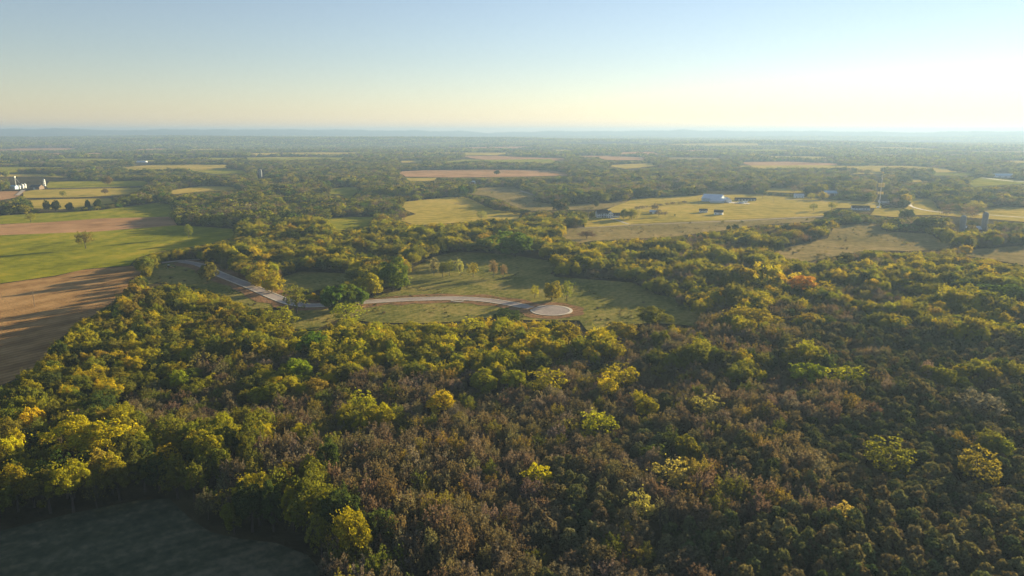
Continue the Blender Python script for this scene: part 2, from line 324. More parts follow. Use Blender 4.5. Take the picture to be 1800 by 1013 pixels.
def sheet(name, pts, mat, z, label):
    """flat polygon (world x, y points) as a triangulated sheet"""
    bm = bmesh.new(); vs_ = [bm.verts.new((p[0], p[1], z)) for p in pts]; bm.faces.new(vs_)
    bmesh.ops.recalc_face_normals(bm, faces=bm.faces)
    if bm.faces[:][0].normal.z < 0: bmesh.ops.reverse_faces(bm, faces=bm.faces)
    bmesh.ops.triangulate(bm, faces=bm.faces)
    me = bpy.data.meshes.new(name); bm.to_mesh(me); bm.free()
    return tag(obj(name, me, mat), label, kind='structure')
def soften(P, step, amp, seed):
    """subdivide and wobble an outline so field edges are not ruled lines"""
    out = []; n = len(P)
    for i in range(n):
        a, b = P[i], P[(i + 1) % n]; L = np.linalg.norm(b - a); k = max(1, int(L / step))
        for j in range(k):
            p = a + (b - a) * j / k
            out.append(p + amp * np.array([vnoise(p[0], p[1], step * 2.2, seed) - 0.5, vnoise(p[0], p[1], step * 2.2, seed + 1) - 0.5]))
    return out
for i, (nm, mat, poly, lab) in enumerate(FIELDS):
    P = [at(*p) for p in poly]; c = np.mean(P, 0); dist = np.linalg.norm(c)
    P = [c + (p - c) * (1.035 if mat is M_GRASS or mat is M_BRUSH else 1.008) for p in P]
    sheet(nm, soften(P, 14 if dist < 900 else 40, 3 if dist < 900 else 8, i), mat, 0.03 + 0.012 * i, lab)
OPEN = [f[2] for f in FIELDS]

# ------------------------------------------------------------------ roads
def smooth_path(P, n=8):
    P = [np.array(p, float) for p in P]; out = []
    for i in range(len(P) - 1):
        p0, p1, p2, p3 = P[max(0, i - 1)], P[i], P[i + 1], P[min(len(P) - 1, i + 2)]
        for k in range(n):
            t = k / n; out.append(0.5 * (2 * p1 + (p2 - p0) * t + (2 * p0 - 5 * p1 + 4 * p2 - p3) * t * t + (3 * p1 - p0 - 3 * p2 + p3) * t ** 3))
    return np.array(out + [P[-1]])
def ribbon(name, path, w0, w1, z, mat, label=None, parent=None, thick=0.0, wob=0.0):
    """strip between offsets w0 and w1 (metres right of the path); thick > 0 gives it a raised body"""
    T = np.gradient(path, axis=0); T /= np.linalg.norm(T, axis=1)[:, None]; Nn = np.stack([T[:, 1], -T[:, 0]], 1)
    if wob:
        wa = wob * (vnoise(path[:, 0], path[:, 1], 12, 9) - 0.5)[:, None]; wb = wob * (vnoise(path[:, 0], path[:, 1], 9, 10) - 0.5)[:, None]
    else: wa = wb = 0
    A, B = path + Nn * (w0 + wa), path + Nn * (w1 + wb); n = len(path); v, f = [], []
    if thick:
        for a, b in zip(A, B): v += [(*a, 0.0), (*a, z), (*b, z), (*b, 0.0)]
        for i in range(n - 1):
            for j in range(3): f.append((4 * i + j, 4 * i + j + 1, 4 * i + 5 + j, 4 * i + 4 + j))
        f += [(0, 3, 2, 1), tuple(4 * (n - 1) + j for j in range(4))]
    else:
        for a, b in zip(A, B): v += [(*a, z), (*b, z)]
        f = [(2 * i, 2 * i + 1, 2 * i + 3, 2 * i + 2) for i in range(n - 1)]
    me = mesh(name, v, f); bm = bmesh.new(); bm.from_mesh(me); bmesh.ops.recalc_face_normals(bm, faces=bm.faces); bm.to_mesh(me); bm.free()
    o = obj(name, me, mat, parent)
    if parent is None: tag(o, label, kind='structure')
    return o
ROAD_PX = [(318, 461), (352, 467.5), (384, 482.5), (438, 504), (497, 529), (530, 537.5), (562, 538.5), (645, 532.5), (710, 528.5), (772, 526.5), (815, 526.5), (861, 530), (905, 537), (934, 543)]
RP = smooth_path([at(*p) for p in ROAD_PX], 8)
CDS = at(968, 547.5); CR = 12.4
ribbon('soil_verge', RP, -13, 13, 0.60, M_DIRT, 'graded reddish soil on both sides of the new road', wob=7)
ring = [CDS + (CR + 9 + 5 * (vnoise(40 * math.cos(t), 40 * math.sin(t), 14, 3) - 0.5)) * np.array([math.cos(t), math.sin(t)]) for t in np.linspace(0, 2 * math.pi, 60)[:-1]]
sheet('soil_verge', ring, M_DIRT, 0.62, 'graded reddish soil around the turning circle')
road = ribbon('road', RP, -3.9, 3.9, 0.66, M_ROAD, 'new grey residential road curving through the clearing')
cut = RP[:-4]
ribbon('kerb', cut, -4.9, -3.9, 0.80, M_KERB, parent=road, thick=1)
ribbon('kerb', RP[16:-4], 3.9, 4.9, 0.80, M_KERB, parent=road, thick=1)
disc = [CDS + CR * np.array([math.cos(t), math.sin(t)]) for t in np.linspace(0, 2 * math.pi, 72)[:-1]]
turn = sheet('turning_circle', disc, M_ROAD, 0.70, 'round grey cul-de-sac at the end of the new road')
v, f = [], []; n = 72
gate = math.atan2(RP[-1][1] - CDS[1], RP[-1][0] - CDS[0])
ts = [gate + 0.36 + (2 * math.pi - 0.72) * i / (n - 1) for i in range(n)]
for t in ts:
    wd = 1.0 + 1.0 * max(0, math.cos(t - 0.1)) ** 2
    for r, z in ((CR, 0.0), (CR, 0.83), (CR + wd, 0.83), (CR + wd, 0.0)): v.append((CDS[0] + r * math.cos(t), CDS[1] + r * math.sin(t), z))
for i in range(n - 1):
    for j in range(3): f.append((4 * i + j, 4 * i + j + 1, 4 * i + 5 + j, 4 * i + 4 + j))
obj('kerb', mesh('kerb', v, f), M_KERB, turn)
ribbon('driveway_apron', smooth_path([at(793, 530.6), at(806, 532), at(815, 531)], 4), -0.7, 0.7, 0.84, M_KERB, 'short pale concrete apron beside the road', thick=1)
LANES = [
 ([(1015, 402), (1060, 399.5), (1110, 396.5), (1200, 392.5), (1300, 388.5), (1380, 384.5), (1450, 381.5)], 4.5, 'brown ranch lane crossing in front of the farm', M_WOOD),
 ([(1066, 382.5), (1080, 386.5), (1104, 394.5)], 4.0, 'pale gravel drive of the white farmhouse', M_GRAVEL),
 ([(1075, 383.5), (1072, 381.5), (1084, 381.5)], 7.0, 'pale gravel forecourt of the white farmhouse', M_GRAVEL),
 ([(1646, 342), (1610, 344.5), (1602, 350), (1599, 360), (1612, 367), (1650, 373.5), (1720, 377.5), (1800, 383), (1900, 390)], 4.5, 'pale country road bending past the mast', M_GRAVEL),
 ([(1380, 351), (1430, 353), (1480, 356), (1540, 360), (1596, 361)], 5.0, 'brown farm lane behind the mast', M_WOOD),
 ([(-60, 334.5), (0, 334), (60, 333), (160, 331), (255, 328)], 7.0, 'dark farm lane by the grain bins', M_WOOD),
 ([(42, 334), (30, 344)], 7.0, 'short track below the grain bins', M_GRAVEL),
 ([(915, 336.5), (928, 340), (944, 345)], 5.0, 'short pale track in the half shaded meadow', M_GRAVEL),
 ([(1725, 313), (1760, 317), (1800, 320.5), (1900, 325)], 8.0, 'far pale road by the blue roofed barn', M_GRAVEL),
 ([(283, 464), (300, 461.5), (330, 458.5), (352, 457.5)], 5.0, 'old lane along the hedge left of the new road', M_ROAD),
 ([(1270, 355), (1300, 358), (1318, 359)], 16.0, 'pale gravel yard beside the big metal barn', M_GRAVEL),
]
for i, (pp, w, lab, mt) in enumerate(LANES):
    ribbon('farm_lane', smooth_path([at(*p) for p in pp], 6), -w / 2, w / 2, 0.55 + 0.012 * i, mt, lab)

# ------------------------------------------------------------------ tree meshes
def unit(v): return v / (np.linalg.norm(v, axis=-1, keepdims=True) + 1e-9)
def cards(C, Nrm, s, asp, r, lift=0.0):
    """one kite shaped leaf clump per centre"""
    t = unit(np.cross(Nrm, unit(r.normal(size=C.shape)))); b = np.cross(Nrm, t)
    s = np.asarray(s)[:, None] if np.ndim(s) else s
    return np.stack([C + t * s, C + b * s * asp, C - t * s, C - b * s * asp], 1)
def lobed(seed, nl, per, W, H, zc, rz, lr, leaf, jit=0.55, under=-0.55, spread=0.66):
    """broad crown: leaf clumps on many uneven lobes"""
    r = np.random.default_rng(seed); k = np.arange(nl) + 0.5
    z = 1 - (1 - under) * k / nl; ph = k * 2.39996 + r.random(nl) * 0.9; q = np.sqrt(np.clip(1 - z * z, 0, 1))
    D = np.stack([q * np.cos(ph), q * np.sin(ph), z], 1)
    skew = 1 + 0.22 * np.stack([np.cos(ph + r.random() * 6), np.sin(2 * ph + r.random() * 6)], 1).sum(1)
    P = D * np.array([W / 2, W / 2, rz]) * (spread * r.uniform(0.72, 1.12, nl) * skew)[:, None] + np.array([0, 0, zc])
    R = W * r.uniform(lr[0], lr[1], nl)
    Q, NN = [], []
    for p, rr, d in zip(P, R, D):
        n = int(per * (rr / (W * sum(lr) / 2)) ** 2); v = unit(r.normal(size=(n, 3)) + d * 0.75 + np.array([0, 0, 0.35]))
        Q.append(p + v * rr * r.uniform(0.72, 1.08, (n, 1)) * np.array([1, 1, 0.82])); NN.append(unit(v + r.normal(size=(n, 3)) * jit))
    ni = int(sum(len(q) for q in Q) * 0.14); v = unit(r.normal(size=(ni, 3))) * r.uniform(0.25, 0.72, (ni, 1)); Q.append(v * np.array([W / 2, W / 2, rz]) * spread + np.array([0, 0, zc])); NN.append(unit(r.normal(size=(ni, 3))))
    ns = int(sum(len(q) for q in Q) * 0.05); pi = r.integers(nl, size=ns)
    Q.append(P[pi] + (P[pi] - np.array([0, 0, zc])) * r.uniform(0.05, 0.5, (ns, 1)) + r.normal(size=(ns, 3)) * 0.35); NN.append(unit(r.normal(size=(ns, 3))))     # stray sprays outside the lobes
    Q, NN = np.concatenate(Q), np.concatenate(NN)
    V = cards(Q, NN, r.uniform(leaf[0], leaf[1], len(Q)), 0.75, r)
    return V, r.uniform(0.62, 1.38, len(V)), P
def mk_broadleaf(seed, nl=30, per=105, W=10, H=13, leaf=(0.15, 0.29), lr=(0.07, 0.17), jit=0.5, under=-0.6, zc=0.60, spread=0.74):
    V, s, P = lobed(seed, nl, per, W, H, H * zc, H * 0.40, lr, leaf, jit, under, spread)
    return quads_mesh('crown', V, s), P
def mk_sparse(seed, nl=40, per=34, W=9, H=12, leaf=(0.18, 0.34)):
    V, s, P = lobed(seed, nl, per, W, H, H * 0.56, H * 0.43, (0.08, 0.14), leaf, jit=0.9, under=-0.8, spread=0.8)
    return quads_mesh('crown', V, s), P
def mk_cedar(seed, nt=74, per=24, W=4.8, H=9.0, leaf=(0.13, 0.26)):
    r = np.random.default_rng(seed); t = np.sort(r.uniform(0.06, 1.0, nt)); ph = np.arange(nt) * 2.39996 + r.random(nt)
    prof = np.clip(np.sin(np.pi * np.clip(t, 0, 1) ** 0.95), 0, 1) ** 0.55 * (1.0 - 0.12 * t) + 0.05
    rad_ = W / 2 * prof * r.uniform(0.6, 1.12, nt) * (1 + 0.18 * np.cos(ph + r.random() * 6))
    P = np.stack([rad_ * np.cos(ph), rad_ * np.sin(ph), t * H * r.uniform(0.94, 1.04, nt)], 1)
    Q, NN = [], []
    for p, a in zip(P, ph):
        out = np.array([math.cos(a), math.sin(a), 0.9]); v = unit(r.normal(size=(per, 3)) + out * 0.5)
        Q.append(p + v * r.uniform(0.25, 0.62, (per, 1)) * np.array([0.9, 0.9, 1.25])); NN.append(unit(v + r.normal(size=(per, 3)) * 0.6))
    Q, NN = np.concatenate(Q), np.concatenate(NN)
    V = cards(Q, NN, r.uniform(leaf[0], leaf[1], len(Q)) * 1.55, 0.62, r)
    return quads_mesh('crown', V, r.uniform(0.6, 1.4, len(V))), P
def mk_russet(seed, ntw=95, per=26, W=7.0, H=11.0, leaf=(0.15, 0.30)):
    """upright twiggy crown: brown leaves clinging to ascending, pointed sprays"""
    r = np.random.default_rng(seed); z = r.uniform(-0.5, 1, ntw); ph = np.arange(ntw) * 2.39996 + r.random(ntw); q = np.sqrt(1 - np.clip(z, -1, 1) ** 2)
    rr = r.uniform(0.66, 1.12, ntw) * (1 + 0.22 * np.cos(2 * ph + r.random() * 6))
    P = np.stack([q * np.cos(ph) * W / 2 * rr, q * np.sin(ph) * W / 2 * rr, H * 0.56 + z * H * 0.38 * rr], 1)
    Q, NN = [], []
    for p in P:
        ax = unit(unit(p - np.array([0, 0, H * 0.12])) + np.array([0, 0, 0.35])); k = r.uniform(0, 1, (per, 1))
        Q.append(p + ax * (k * 2.0 - 1.3) + r.normal(size=(per, 3)) * (0.42 * (1 - k) + 0.08)); NN.append(unit(r.normal(size=(per, 3)) * 0.8 + unit(Q[-1] - p) * 0.6 + ax * 0.25))
    Q, NN = np.concatenate(Q), np.concatenate(NN)
    V = cards(Q, NN, r.uniform(leaf[0], leaf[1], len(Q)) * 1.15, 0.62, r)
    return quads_mesh('crown', V, r.uniform(0.6, 1.4, len(V))), P
def mk_trunk(seed, P, H, r0, top=0.62, nlimb=9, twigs=0):
    r = np.random.default_rng(seed + 77); b = MB(); bend = r.normal(size=2) * 0.25
    pts = [np.array([0, 0, -0.25]), np.array([bend[0] * 0.4, bend[1] * 0.4, H * top * 0.45]), np.array([bend[0], bend[1], H * top])]
    rs = [r0 * 1.35, r0 * 0.85, r0 * 0.45]
    for i in range(2): b.tube(pts[i], pts[i + 1], rs[i], rs[i + 1], 7)
    ids = r.choice(len(P), min(nlimb + twigs, len(P)), replace=False)
    for k, i in enumerate(ids):
        t = r.uniform(0.35, 1.0); a = pts[0] + (pts[2] - pts[0]) * t if t < 1 else pts[2]
        a = np.array([bend[0] * t, bend[1] * t, H * top * t]); e = P[i]; m = (a + e) / 2 + np.array([0, 0, 0.08 * H * r.random()])
        w = r0 * (0.42 if k < nlimb else 0.16)
        b.tube(a, m, w, w * 0.6, 5, False); b.tube(m, e, w * 0.6, w * 0.2, 4, False)
    me = mesh('trunk', b.v, b.f); return me
def set_mat(me, m): me.materials.append(m); return me

BASE = {'bushy': (10.0, 11.0), 'broadleaf': (10.0, 13.0), 'sparse': (9.0, 12.0), 'cedar': (4.8, 9.0), 'russet': (7.0, 11.0)}
PROTO = {k: [] for k in BASE}                         # (crown mesh, trunk mesh)
for i in range(10):
    me, P = mk_broadleaf(100 + i, nl=34 + 3 * i, per=165 - 8 * i, under=(-0.6, -0.3, -0.8)[i % 3], zc=(0.60, 0.66, 0.55)[i % 3], spread=(0.74, 0.86, 0.68)[i % 3])
    if i >= 8: me, P = mk_sparse(190 + i, nl=46, per=38, W=10, H=13)
    PROTO['broadleaf'].append((set_mat(me, M_LEAF), set_mat(mk_trunk(i, P, 13, 0.30), M_BARK)))
for i in range(5):
    me, P = mk_broadleaf(150 + i, nl=40 + 3 * i, per=150, W=10, H=11, under=-0.95, zc=0.50, spread=0.76); PROTO['bushy'].append((set_mat(me, M_LEAF), set_mat(mk_trunk(i + 30, P, 11, 0.30, 0.6), M_BARK)))
for i in range(4):
    me, P = mk_sparse(200 + i); PROTO['sparse'].append((set_mat(me, M_LEAF), set_mat(mk_trunk(i + 20, P, 12, 0.24, nlimb=12, twigs=18), M_BARK)))
for i in range(6):
    me, P = mk_cedar(300 + i, nt=66 + 4 * i); PROTO['cedar'].append((set_mat(me, M_CEDAR), set_mat(mk_trunk(i + 40, P, 9, 0.13, 0.85, 5), M_BARK)))
for i in range(9):
    me, P = mk_russet(400 + i, ntw=66 + 4 * i) if i < 6 else mk_russet(400 + i, ntw=72, per=9); PROTO['russet'].append((set_mat(me, M_TWIG), set_mat(mk_trunk(i + 60, P, 11, 0.18, 0.6, 8, 34 if i < 6 else 60), M_BARK)))

# lighter crowns for the middle distance and clumps for the far woods
LOW = []
for i in range(5):
    V, s, P = lobed(500 + i, 13 + 2 * i, 30, 10, 13, 6.6, 6.2, (0.10, 0.24), (0.45, 0.85), under=-0.9, spread=0.74); LOW.append(set_mat(quads_mesh('crown', V, s), M_MID))
for i in range(2):
    r_ = np.random.default_rng(560 + i); C = r_.normal(size=(300, 3)) * np.array([2.6, 2.6, 2.7]) + np.array([0, 0, 6.5]); V = cards(C, unit(r_.normal(size=C.shape)), r_.uniform(0.35, 0.7, 300), 0.6, r_)
    LOW.append(set_mat(quads_mesh('crown', V, r_.uniform(0.6, 1.4, 300)), M_TWIG))
FARM = []
for i in range(5):
    r_ = np.random.default_rng(600 + i); Vs, ss = [], []
    for k in range(3):
        V, s, P = lobed(620 + 9 * i + k, 6, 9, 11, 12, 6.0, 5.5, (0.2, 0.3), (1.1, 1.9), under=-0.9)
        Vs.append(V * r_.uniform(0.75, 1.15) + np.array([*(r_.normal(size=2) * 5.5), 0])); ss.append(s * r_.uniform(0.75, 1.25))
    FARM.append(set_mat(quads_mesh('crown', np.concatenate(Vs), np.concatenate(ss)), M_MID))
PATCH = []
for i in range(4):
    r_ = np.random.default_rng(700 + i); Vs, ss = [], []
    for k in range(26):
        V, s, P = lobed(730 + 40 * i + k, 4, 4, 15, 13, 6.0, 6.5, (0.24, 0.34), (2.6, 4.2), under=-0.6)
        Vs.append(V * r_.uniform(0.7, 1.25) + np.array([*r_.uniform(-38, 38, 2), 0])); ss.append(s * r_.uniform(0.6, 1.4))
    PATCH.append(set_mat(quads_mesh('crown', np.concatenate(Vs), np.concatenate(ss)), M_MID))

# ------------------------------------------------------------------ colours of the crowns
TINT = {'olive': (0.160, 0.176, 0.028), 'yellowgreen': (0.275, 0.275, 0.020), 'yellow': (0.40, 0.36, 0.018), 'gold': (0.225, 0.195, 0.038), 'green': (0.10, 0.17, 0.022),
        'deep': (0.058, 0.086, 0.027), 'cedar': (0.122, 0.136, 0.055), 'bronze': (0.175, 0.155, 0.074), 'brown': (0.162, 0.135, 0.086), 'grey': (0.19, 0.165, 0.128), 'orange': (0.50, 0.30, 0.06), 'lime': (0.22, 0.295, 0.018), 'pale': (0.31, 0.30, 0.12)}
def jit_tint(c, r, a=0.2):
    c = np.array(TINT[c]); return c * r.uniform(1 - a, 1 + a) * (1 + r.uniform(-0.09, 0.09, 3))

# ------------------------------------------------------------------ single trees picked out from the photograph
# base-placed: (px x, px y of the foot, width px, height px); top-placed: (px x, px y of the top, width px, height in metres)
SOLO = []                                               # x, y, width m, height m, kind, tint, name, label, group
def by_base(px, py, wpx, hpx, kind, tint, name, label, group=None):
    p = at(px, py); mpp = depth_of(*p) / FPX; d = math.hypot(*p)
    if kind == 'broadleaf': kind = 'bushy'
    SOLO.append((p[0], p[1], wpx * mpp, hpx * mpp / (d / math.hypot(d, CAM_H)), kind, tint, name, label, group))
def by_top(px, py, wpx, hm, kind, tint, name, label, group=None):
    p = at(px, py, hm); mpp = depth_of(p[0], p[1], hm) / FPX
    SOLO.append((p[0], p[1], wpx * mpp, hm, kind, tint, name, label, group))
B, T_ = by_base, by_top
B(151, 437, 24, 31, 'russet', 'gold', 'field_tree', 'rust brown tree standing alone in the green field at left')
B(332, 418, 16, 25, 'sparse', 'olive', 'field_tree', 'slim pale tree alone in the shaded end of the green field')
for k, (x, y, w, h) in enumerate([(83, 372, 14, 21), (98, 372, 15, 21), (122, 371, 11, 16), (154, 369, 10, 19), (172, 368, 13, 19)]):
    B(x, y, w, h, 'broadleaf', 'deep', 'row_tree', ['first', 'second', 'third', 'fourth', 'fifth'][k] + ' dark tree from the left in the short row above the green field', 'dark trees in the row above the green field')
B(54, 391, 17, 17, 'sparse', 'yellowgreen', 'field_tree', 'thin yellowish tree on the edge of the pinkish strip')
B(111, 347, 11, 12, 'sparse', 'olive', 'field_tree', 'small bare tree in the yellow pasture below the farm lane')
B(185, 342, 12, 10, 'russet', 'brown', 'field_tree', 'small brown tree at the right end of the yellow pasture')
B(190, 325, 15, 16, 'broadleaf', 'gold', 'field_tree', 'golden tree on the green field behind the farm lane')
B(140, 317, 17, 16, 'broadleaf', 'olive', 'field_tree', 'round golden tree at the back edge of the far green field')
B(522, 552, 43, 53, 'sparse', 'olive', 'roadside_tree', 'single upright tree with visible trunk beside the road bend')
B(584, 548, 48, 50, 'broadleaf', 'green', 'roadside_tree', 'leftmost dark green tree of the clump right of the road bend', 'green clump by the road bend')
B(612, 544, 44, 46, 'broadleaf', 'green', 'roadside_tree', 'middle dark green tree of the clump right of the road bend', 'green clump by the road bend')
B(629, 540, 32, 40, 'broadleaf', 'green', 'roadside_tree', 'rightmost green tree of the clump right of the road bend', 'green clump by the road bend')
B(610, 567, 52, 36, 'sparse', 'yellowgreen', 'roadside_tree', 'pale yellow green tree in front of the dark green clump')
B(655, 524, 46, 47, 'broadleaf', 'yellowgreen', 'clearing_tree', 'round yellow green tree left of the main clearing')
B(690, 512, 52, 57, 'broadleaf', 'green', 'clearing_tree', 'tall green tree at the left corner of the main clearing')
B(449, 504, 42, 31, 'broadleaf', 'yellow', 'clearing_tree', 'broad yellow tree behind the straight stretch of road')
B(478, 515, 38, 29, 'broadleaf', 'yellow', 'clearing_tree', 'smaller yellow tree nearest the straight stretch of road')
B(365, 496, 33, 37, 'broadleaf', 'olive', 'roadside_tree', 'bushy olive tree overhanging the start of the new road')
B(940, 525, 18, 24, 'sparse', 'yellowgreen', 'clearing_tree', 'smallest of three trees behind the cul-de-sac')
B(970, 528, 33, 33, 'broadleaf', 'yellowgreen', 'clearing_tree', 'round yellow tree in the middle of three behind the cul-de-sac')
B(996, 531, 24, 39, 'sparse', 'olive', 'clearing_tree', 'tallest sparse tree of three behind the cul-de-sac')
for k, (x, y, w, h, t) in enumerate([(763, 486, 18, 34, 'grey'), (778, 488, 14, 28, 'olive'), (790, 486, 20, 31, 'olive'), (809, 486, 22, 31, 'pale'), (832, 488, 18, 27, 'yellowgreen'), (868, 488, 17, 31, 'grey'), (885, 488, 14, 24, 'grey')]):
    B(x, y, w, h, 'sparse', t, 'thin_tree', ['first', 'second', 'third', 'fourth', 'fifth', 'sixth', 'last'][k] + ' thin half bare tree from the left in the middle of the clearing', 'thin trees in the clearing')
B(887, 574, 58, 31, 'broadleaf', 'deep', 'dome_tree', 'low dark green domed tree in front of the cul-de-sac')
T_(1150, 546, 66, 13, 'broadleaf', 'olive', 'dome_tree', 'wide olive domed tree at the near edge of the clearing')
B(905, 452, 64, 49, 'broadleaf', 'green', 'clearing_tree', 'big round green tree at the back of the clearing')
T_(1411, 481, 52, 17, 'broadleaf', 'orange', 'maple_tree', 'bright orange maple in the woods right of the clearing')
T_(1440, 494, 54, 13, 'broadleaf', 'yellowgreen', 'canopy_tree', 'yellow green tree directly right of the orange maple')
T_(146, 742, 104, 19, 'broadleaf', 'yellow', 'canopy_tree', 'large bright yellow oak above the shaded field at lower left')
for (x, y, w, h, kd, t, lab) in [
    (1722, 789, 88, 14, 'sparse', 'gold', 'broad yellow tree by the dark gully at the right edge'),
    (946, 812, 46, 12, 'sparse', 'yellow', 'small yellow crown alone among brown trees at bottom centre'),
    (1424, 637, 66, 13, 'broadleaf', 'lime', 'fresh green crown standing out in the brown woods on the right'),
    (1494, 643, 70, 12, 'sparse', 'yellowgreen', 'pale yellow crown beside the fresh green one on the right'),
    (1051, 722, 64, 12, 'sparse', 'yellowgreen', 'yellow green fan shaped crown right of centre foreground'),
    (1138, 692, 46, 12, 'broadleaf', 'yellowgreen', 'yellow crown upper right of the fan shaped one'),
    (526, 627, 52, 14, 'broadleaf', 'lime', 'bright lime pyramid shaped crown in the left woods'),
    (313, 652, 32, 11, 'broadleaf', 'lime', 'small bright lime crown in the left woods'),
    (1489, 880, 44, 11, 'sparse', 'pale', 'straw coloured half bare crown in the cedars at lower right'),
    (1128, 864, 52, 12, 'sparse', 'pale', 'pale speckled crown low in the cedars right of centre'),
    (1186, 810, 70, 12, 'sparse', 'pale', 'pale silvery crown above the speckled one'),
    (1246, 694, 54, 12, 'sparse', 'pale', 'straw coloured crown in the brown woods right of centre'),
    (777, 692, 48, 12, 'broadleaf', 'yellow', 'yellow crown among brown trees in the centre foreground'),
    (852, 650, 62, 13, 'broadleaf', 'yellowgreen', 'left of two lit yellow crowns behind the brown trees'),
    (904, 648, 40, 13, 'broadleaf', 'yellowgreen', 'right of two lit yellow crowns behind the brown trees'),
    (962, 650, 70, 13, 'sparse', 'yellowgreen', 'wide yellow crown below the cul-de-sac'),
    (1070, 657, 42, 13, 'broadleaf', 'yellow', 'yellow crown left of the brown hollow'),
    (1098, 640, 50, 14, 'broadleaf', 'yellowgreen', 'tall yellow green crown beside the brown hollow'),
    (550, 588, 40, 14, 'broadleaf', 'green', 'dark green rounded crown at the edge of the left woods'),
    (486, 540, 56, 15, 'broadleaf', 'yellowgreen', 'tall lit yellow green crown below the road bend'),
    (1563, 776, 92, 13, 'sparse', 'olive', 'wide olive half bare crown in the cedars on the right'),
    (355, 614, 70, 13, 'russet', 'gold', 'golden brown dome in the left woods'),
    (640, 690, 56, 12, 'broadleaf', 'yellowgreen', 'yellow green crown left of centre foreground'),
    (460, 748, 46, 11, 'broadleaf', 'yellow', 'yellow crown at the edge of the deep shade'),
    (520, 745, 40, 11, 'broadleaf', 'yellow', 'yellow crown right of the deep shade'),
    (282, 786, 46, 10, 'broadleaf', 'yellow', 'low yellow crown above the shaded field'),
    (960, 572, 70, 14, 'broadleaf', 'yellow', 'brilliant yellow crown just below the cul-de-sac'),
    (1000, 566, 56, 15, 'broadleaf', 'yellowgreen', 'tall yellow crown right below the cul-de-sac'),
    (1090, 566, 70, 13, 'broadleaf', 'yellowgreen', 'yellow green crown at the near end of the clearing'),
    (780, 566, 64, 14, 'broadleaf', 'yellowgreen', 'lit yellow green crown on the near edge of the clearing'),
    (836, 560, 60, 13, 'sparse', 'yellowgreen', 'feathery yellow green crown left of the dark dome'),
    (1325, 545, 80, 13, 'broadleaf', 'yellowgreen', 'bright flat yellow green crown right of the clearing'),
    (1770, 505, 90, 15, 'broadleaf', 'green', 'big green crown at the right edge below the tan meadow'),
    (1640, 498, 100, 13, 'broadleaf', 'yellowgreen', 'yellow green crown left of the big green one at right edge'),
    (1290, 468, 60, 13, 'broadleaf', 'yellowgreen', 'yellow crown at the right side of the clearing'),
    (1730, 690, 70, 12, 'russet', 'grey', 'pale grey bare crown high in the cedars at the right'),
]:
    T_(x, y, w, h, kd, t, 'canopy_tree', lab)
# trees close round the farm buildings
for k, (x, y, w, h, t, kd, lab) in enumerate([
    (1048, 364, 8, 12, 'deep', 'broadleaf', 'dark tree touching the left end of the white farmhouse'), (1040, 383, 10, 11, 'yellowgreen', 'broadleaf', 'yellow tree in front of the white farmhouse at left'),
    (1096, 385, 17, 19, 'yellowgreen', 'broadleaf', 'yellow tree at the right end of the white farmhouse'), (1110, 386, 18, 20, 'yellowgreen', 'broadleaf', 'second yellow tree right of the white farmhouse'), (1119, 384, 14, 17, 'pale', 'sparse', 'third yellow tree right of the white farmhouse'),
    (1151, 372, 12, 14, 'brown', 'russet', 'brown tree near the small tin shed'), (1158, 381, 12, 13, 'brown', 'russet', 'brown bushy tree in front of the tin shed'), (1169, 381, 10, 10, 'brown', 'russet', 'lone brown tree right of the tin shed'), (1186, 381, 3, 5, 'olive', 'broadleaf', 'tiny sapling in the sunny pasture'),
    (1008, 398, 24, 24, 'olive', 'broadleaf', 'olive tree by the left end of the ranch lane'), (1016, 399, 12, 20, 'deep', 'broadleaf', 'dark slim tree by the left end of the ranch lane'),
    (1426, 351, 12, 12, 'yellowgreen', 'sparse', 'yellow tree beside the far white house'), (1446, 351, 14, 15, 'yellow', 'broadleaf', 'golden tree in front of the far grey barn'),
    (1430, 371, 16, 14, 'olive', 'sparse', 'bare tree on the lane edge in the sunny pasture'), (1462, 370, 18, 16, 'olive', 'sparse', 'spreading bare tree right of the lane edge tree'),
    (1594, 385, 26, 18, 'deep', 'broadleaf', 'dark round tree in front of the mast pasture'), (1558, 408, 20, 17, 'yellowgreen', 'sparse', 'yellow tree casting a long shadow on the tan meadow'),
    (1590, 359, 20, 20, 'yellow', 'broadleaf', 'golden tree left of the bending country road'), (1716, 372, 26, 20, 'pale', 'sparse', 'pale spreading tree beside the country road'),
    (1281, 407, 10, 12, 'deep', 'broadleaf', 'small dark tree on the brown meadow edge'), (1293, 406, 12, 12, 'deep', 'broadleaf', 'second small dark tree on the brown meadow edge'),
    (1250, 414, 14, 8, 'olive', 'broadleaf', 'low bush in the brown meadow'), (1032, 420, 24, 14, 'brown', 'russet', 'brown thicket at the near edge of the brown meadow'),
    (846, 388, 20, 18, 'pale', 'sparse', 'pale tree at the near edge of the tan pasture'), (873, 307, 12, 8, 'deep', 'broadleaf', 'dark tree alone in the long pink field'),
    (806, 348, 20, 7, 'deep', 'broadleaf', 'dark shrub at the start of the hedgerow'), (870, 320, 10, 9, 'olive', 'sparse', 'pale tree left of the reddish thicket'),
]):
    B(x, y, w, h, kd, t, 'farm_tree', lab)
for k, (x, y, w, h) in enumerate([(842, 357, 18, 9), (858, 364, 18, 9), (872, 368, 18, 10), (888, 373, 20, 11), (905, 377, 22, 12), (922, 378, 20, 11)]):
    B(x, y, w, h, 'broadleaf', 'deep' if k % 2 else 'olive', 'hedge_shrub', 'dark shrub ' + ['nearest the pasture corner', 'second from the pasture corner', 'third from the pasture corner', 'third from the woods', 'second from the woods', 'nearest the woods'][k] + ' in the dark diagonal hedgerow', 'hedgerow shrubs')
